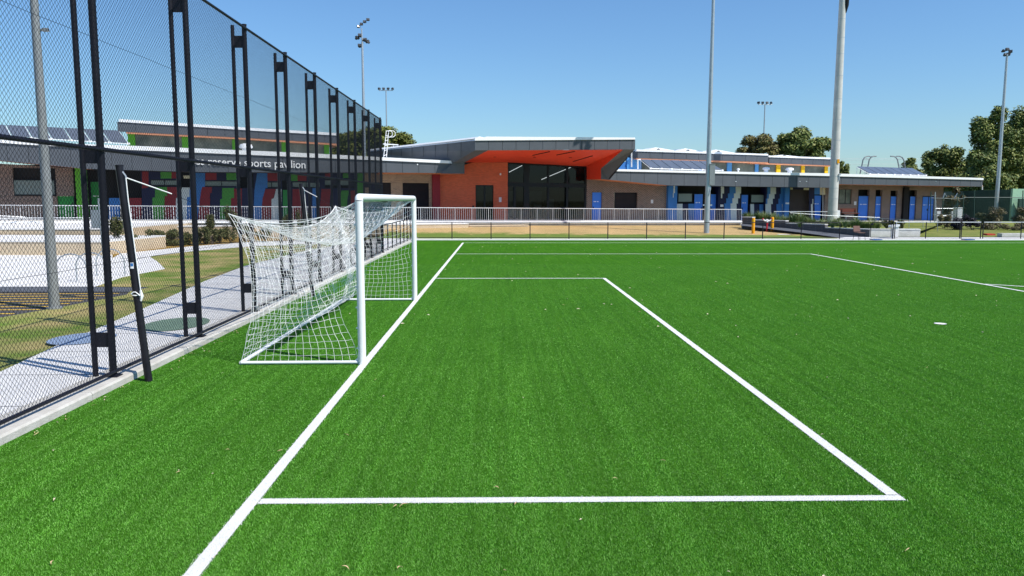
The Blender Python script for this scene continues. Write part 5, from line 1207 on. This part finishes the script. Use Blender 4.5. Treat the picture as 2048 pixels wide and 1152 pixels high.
def leaves(clumps, n, size, m, name, parent, seed):
    r = np.random.default_rng(seed); C = np.array([c[0] for c in clumps], float); S = np.array([c[1] for c in clumps], float)
    vol = S.prod(1); idx = r.choice(len(C), n, p=vol/vol.sum()); d = r.normal(size=(n, 3)); d /= np.linalg.norm(d, axis=1)[:, None]
    rad = r.random(n)**.42; P = C[idx]+d*S[idx]*rad[:, None]
    P += r.normal(0, size*.5, (n, 3))
    nm = d*.55+r.normal(0, .5, (n, 3))+np.array([0.15, -.1, .6]); nm /= np.linalg.norm(nm, axis=1)[:, None]
    t = np.cross(nm, r.normal(size=(n, 3))); t /= np.linalg.norm(t, axis=1)[:, None]; bt = np.cross(nm, t)
    L = (size*r.uniform(.6, 1.3, n))[:, None]; W = L*.55
    V = np.stack([P-t*L, P-bt*W*.9, P+t*L, P+bt*W*.9], 1).astype(np.float32)
    me = bpy.data.meshes.new(name); me.vertices.add(4*n); me.vertices.foreach_set('co', V.ravel()); me.loops.add(4*n); me.loops.foreach_set('vertex_index', np.arange(4*n, dtype=np.int32))
    me.polygons.add(n); me.polygons.foreach_set('loop_start', np.arange(0, 4*n, 4, dtype=np.int32)); me.polygons.foreach_set('loop_total', np.full(n, 4, np.int32))
    me.materials.append(m); me.update(calc_edges=True); o = bpy.data.objects.new(name, me); col.objects.link(o); o.parent = parent; return o
def tree(px, ytop, dist, hw, m, label, ybot=None, nc=44, n=22000, size=.19, seed=1, trunk=True):
    top = gy(px, ytop, dist); k = dist/FPX; H_ = top[2]; w_ = hw*k; zb = H_-(ybot-ytop)*k if ybot else H_*.35
    root = thing('tree', (top[0], top[1], .2), label, 'tree'); r = random.Random(seed); cl = []; zc = (H_+zb)/2; hz = (H_-zb)/2
    for i in range(int(nc*1.25)):
        for _ in range(60):
            u, v, w2 = r.uniform(-1, 1), r.uniform(-1, 1), r.uniform(-1, 1)
            if .30 < u*u+v*v+w2*w2 < .97: break
        s = r.uniform(.12, .23); sh = 1-.35*max(0, -w2)
        cl.append(((u*w_*.86*sh, v*w_*.8, zc-.2+w2*hz*.86), (w_*s*1.25, w_*s*1.25, hz*s*.95)))
    leaves(cl, n, size, m, 'crown', root, seed)
    if trunk:
        b = MB(); b.tube([(0,0,-.2), (.1,.05,zb*.5), (0,.1,zb), (.15,0,zc)], [w_*.09+.12, w_*.075+.1, w_*.06+.08, .08], 9)
        for c, s in cl[:14]:
            st_ = (0, .05, zb*.75+r.random()*(zc-zb)*.6); md = tuple((np.array(st_)+np.array(c))/2+np.array([0, 0, -.1*hz])); b.tube([st_, md, c], [.13, .08, .03], 6)
        b.build('trunk', M['bark'], root, True)
    return root
tree(752, 244, 100, 80, M['leafA'], 'round olive green tree behind the white roof ladder', 345, 66, 39520, .19, 3)
tree(690, 262, 104, 30, M['leafA'], 'smaller olive tree seen through the end of the tall fence', 345, 33, 14560, .17, 13)
tree(1520, 268, 112, 50, M['leafC'], 'brownish gum tree behind the slim right floodlight pole', 345, 42, 18720, .19, 5)
tree(1606, 251, 112, 62, M['leafB'], 'dark gum tree left of the concrete pole', 350, 56, 27040, .21, 8)
tree(1686, 318, 122, 17, M['leafB'], 'small tree top peeping out right of the concrete pole', 360, 19, 6240, .17, 9)
tree(1818, 316, 130, 30, M['leafB'], 'low dark tree behind the goose-neck ladders', 380, 29, 12480, .21, 10)
tree(1898, 283, 105, 54, M['leafB'], 'mid-size green tree above the end of the right roof', 400, 56, 27040, .19, 21)
tree(1996, 211, 96, 60, M['leafB'], 'tall dark gum tree behind the tapered floodlight pole', 400, 75, 43680, .19, 17)
tree(2072, 203, 100, 75, M['leafB'], 'tall gum tree at the right edge of the view', 400, 75, 43680, .19, 18)
tree(1975, 300, 88, 62, M['leafB'], 'low dense tree close behind the green shed', 425, 56, 29120, .17, 19)
tree(1905, 372, 80, 26, M['dryshrub'], 'dry brownish tree behind the wire cage', 445, 16, 5000, .16, 20)
def shrub(px, ybase, dist, hw, hpx, m, label, group, n=1500, size=.06, seed=1, name='shrub'):
    q = gy(px, ybase, dist); k = dist/FPX; root = thing(name, q, label, 'shrub', group); r = random.Random(seed); w_, h_ = hw*k, hpx*k; cl = []
    for i in range(10): cl.append(((r.uniform(-.7, .7)*w_, r.uniform(-.5, .5)*w_, r.uniform(.15, .85)*h_), (w_*.38, w_*.38, h_*.2)))
    leaves(cl, n, size, m, 'foliage', root, seed); b = MB()
    for c, s in cl[:6]: b.tube([(c[0]*.2, c[1]*.2, -.05), c], [.02, .008], 5)
    b.build('stem', M['bark'], root)
for i, (px, yb, d_, hw, hp, lb2) in enumerate(((238, 506, 36.5, 17, 74, 'tall thin shrub right of the sign post'), (262, 500, 37.5, 20, 34, 'bushy shrub left of the near leaning pole'), (292, 497, 39, 22, 30, 'low shrub right behind the near leaning pole'), (322, 494, 40, 24, 36, 'dense low shrub left in the mulch bed, right of the leaning pole rope'),
 (352, 491, 41, 24, 33, 'bushy shrub in the middle of the mulch bed'), (380, 489, 41.5, 20, 28, 'small low shrub behind the second pair of fence posts'), (406, 487, 42, 18, 34, 'low shrub just right of the second pair of fence posts'), (425, 485, 42.5, 11, 56, 'slim upright shrub left of the net corner'), (440, 484, 43, 18, 26, 'low shrub under the net corner'),
 (462, 482, 43.5, 17, 72, 'tall leafy shrub just behind the net corner'), (490, 480, 44, 17, 30, 'small shrub behind the near net edge'), (530, 479, 44.5, 18, 24, 'low shrub seen through the left half of the net'), (575, 478, 45, 12, 50, 'thin shrub seen through the goal net'), (607, 477, 45, 13, 56, 'thin tall shrub seen through the net beside the far leaning pole'))):
    shrub(px, yb, d_, hw, hp, M['shrub'], lb2, 'shrubs in the mulch bed', 2200, .055, 40+i)
for i, (px, yb, d_, hw, hp, m, lb2) in enumerate(((1888, 455, 60, 14, 26, 'dryshrub', 'dry shrub at the foot of the wire cage'), (1920, 460, 59, 20, 30, 'purple', 'dark purple flax-like bush on the right lawn'), (1945, 458, 59, 16, 24, 'purple', 'second dark purple bush nearer the fence gap'), (1990, 448, 60, 24, 36, 'dryshrub', 'large dry feathery shrub before the green shed'), (1972, 447, 61, 16, 22, 'shrub', 'small grey green shrub before the green shed'), (2040, 448, 60, 20, 36, 'dryshrub', 'dry shrub at the right edge by the pale shed end'), (1990, 459, 59, 26, 14, 'dryshrub', 'low brown ground shrub left of the right edge'), (2035, 459, 58.5, 24, 13, 'dryshrub', 'low brown ground shrub at the right edge'), (1774, 455, 55, 12, 14, 'shrub', 'low green shrub left of the drinking fountain'), (1800, 456, 55, 10, 15, 'shrub', 'low green shrub right of the drinking fountain'))):
    shrub(px, yb, d_, hw, hp, M[m], lb2, 'shrubs right of the pavilion', 1600, .07, 70+i)

# power lines far behind
pw = thing('power_line', gy(1760, 330, 200), 'thin power lines crossing the sky above the right roof', 'power line'); o = np.array(pw.location)
for y in (317, 320, 328):
    MB().tube([tuple(np.array(gy(px, y-.0+.00008*(px-1760)**2, 200))-o) for px in range(1640, 1941, 30)], .030, 4).build('wire', M['galv'], pw)
for px in (1570, 2160): MB().tube([tuple(np.array(gy(px, 316, 200))-o), tuple(np.array(gy(px, 400, 200))-o)], .15, 6).build('power_pole', M['bark'], pw)

# fallen leaves
lf = []
M['leaf1'] = mat('dry_leaf', (.55, .40, .24), .7, var=.2, scale=30); M['leaf2'] = mat('pale_dry_leaf', (.66, .56, .42), .7, var=.15, scale=30)
def leafmesh(L, W, m):
    b = MB(); pts = []; n = 7
    for i in range(n):
        t = i/(n-1); w2 = W*math.sin(math.pi*min(.98, max(.02, t)))**.8; z = .006+.016*math.sin(math.pi*t)*1.0; x = L*(t-.5); bend = .18*L*math.sin(math.pi*t)
        pts += [(x, -w2+bend, z+.006), (x, bend, z), (x, w2+bend, z+.006)]
    fs = []
    for i in range(n-1):
        for j in range(2): k = i*3+j; fs.append((k, k+1, k+4, k+3))
    b.add(pts, fs); return b.build('fallen_leaf', m)
def leaf_label(o, m): tag(o, 'long tan dry leaf lying on the green turf' if m == 0 else 'small pale dry leaf lying on the green turf', 'leaf', 'tan dry leaves on the turf' if m == 0 else 'pale dry leaves on the turf')
pro = [leafmesh(.115, .011, M['leaf1']), leafmesh(.065, .011, M['leaf2'])]; used = [False, False]
spots = []
for px, py in ((105, 1126), (800, 1137), (690, 1137), (1010, 1142), (1325, 922), (1230, 958), (455, 900), (560, 902), (790, 1013), (760, 1012), (808, 1012), (1030, 1008), (600, 720), (1160, 1040), (470, 800), (170, 803), (210, 795), (265, 762), (230, 775)): spots.append(gz(px, py, .016))
for i in range(70):                          # drift along the kerb
    y = -3.6+abs(random.gauss(0, 7.)); spots.append((TX0+.03+abs(random.gauss(0, .12)), y, .016))
for i in range(36):
    dd = 4.5*math.exp(random.random()*1.9); a = random.uniform(-.55, .6); spots.append((CAM[0]+dd*math.sin(a), CAM[1]+dd*math.cos(a), .016))
for i, (x, y, z) in enumerate(spots):
    if x < TX0+.02: continue
    k = 0 if (i < 12 or random.random() < .33) else 1
    o = pro[k] if not used[k] else pro[k].copy()
    if used[k]: col.objects.link(o)
    used[k] = True; o.location = (x, y, z); o.rotation_euler = (random.gauss(0, .15), random.gauss(0, .15), random.uniform(0, 6.28)); s = random.uniform(.34, .68); o.scale = (s, s, s); leaf_label(o, k)
b = MB()
for i in range(300):
    dd = 14+random.random()**.7*30; a = random.uniform(-.62, .66); x, y = CAM[0]+dd*math.sin(a), CAM[1]+dd*math.cos(a)
    if x < TX0+.05 or y > 35.4: continue
    t = random.uniform(0, 6.28); L, W = random.uniform(.02, .05), random.uniform(.008, .015); c, s = math.cos(t), math.sin(t)
    b.add([(x-L*c, y-L*s, .012), (x+W*s, y-W*c, .03), (x+L*c, y+L*s, .014), (x-W*s, y+W*c, .02)], [(0, 1, 2, 3)])
tag(b.build('leaf_litter', M['leaf2']), 'scattered specks of dry leaf litter far across the pitch', 'leaf litter', kind='stuff')
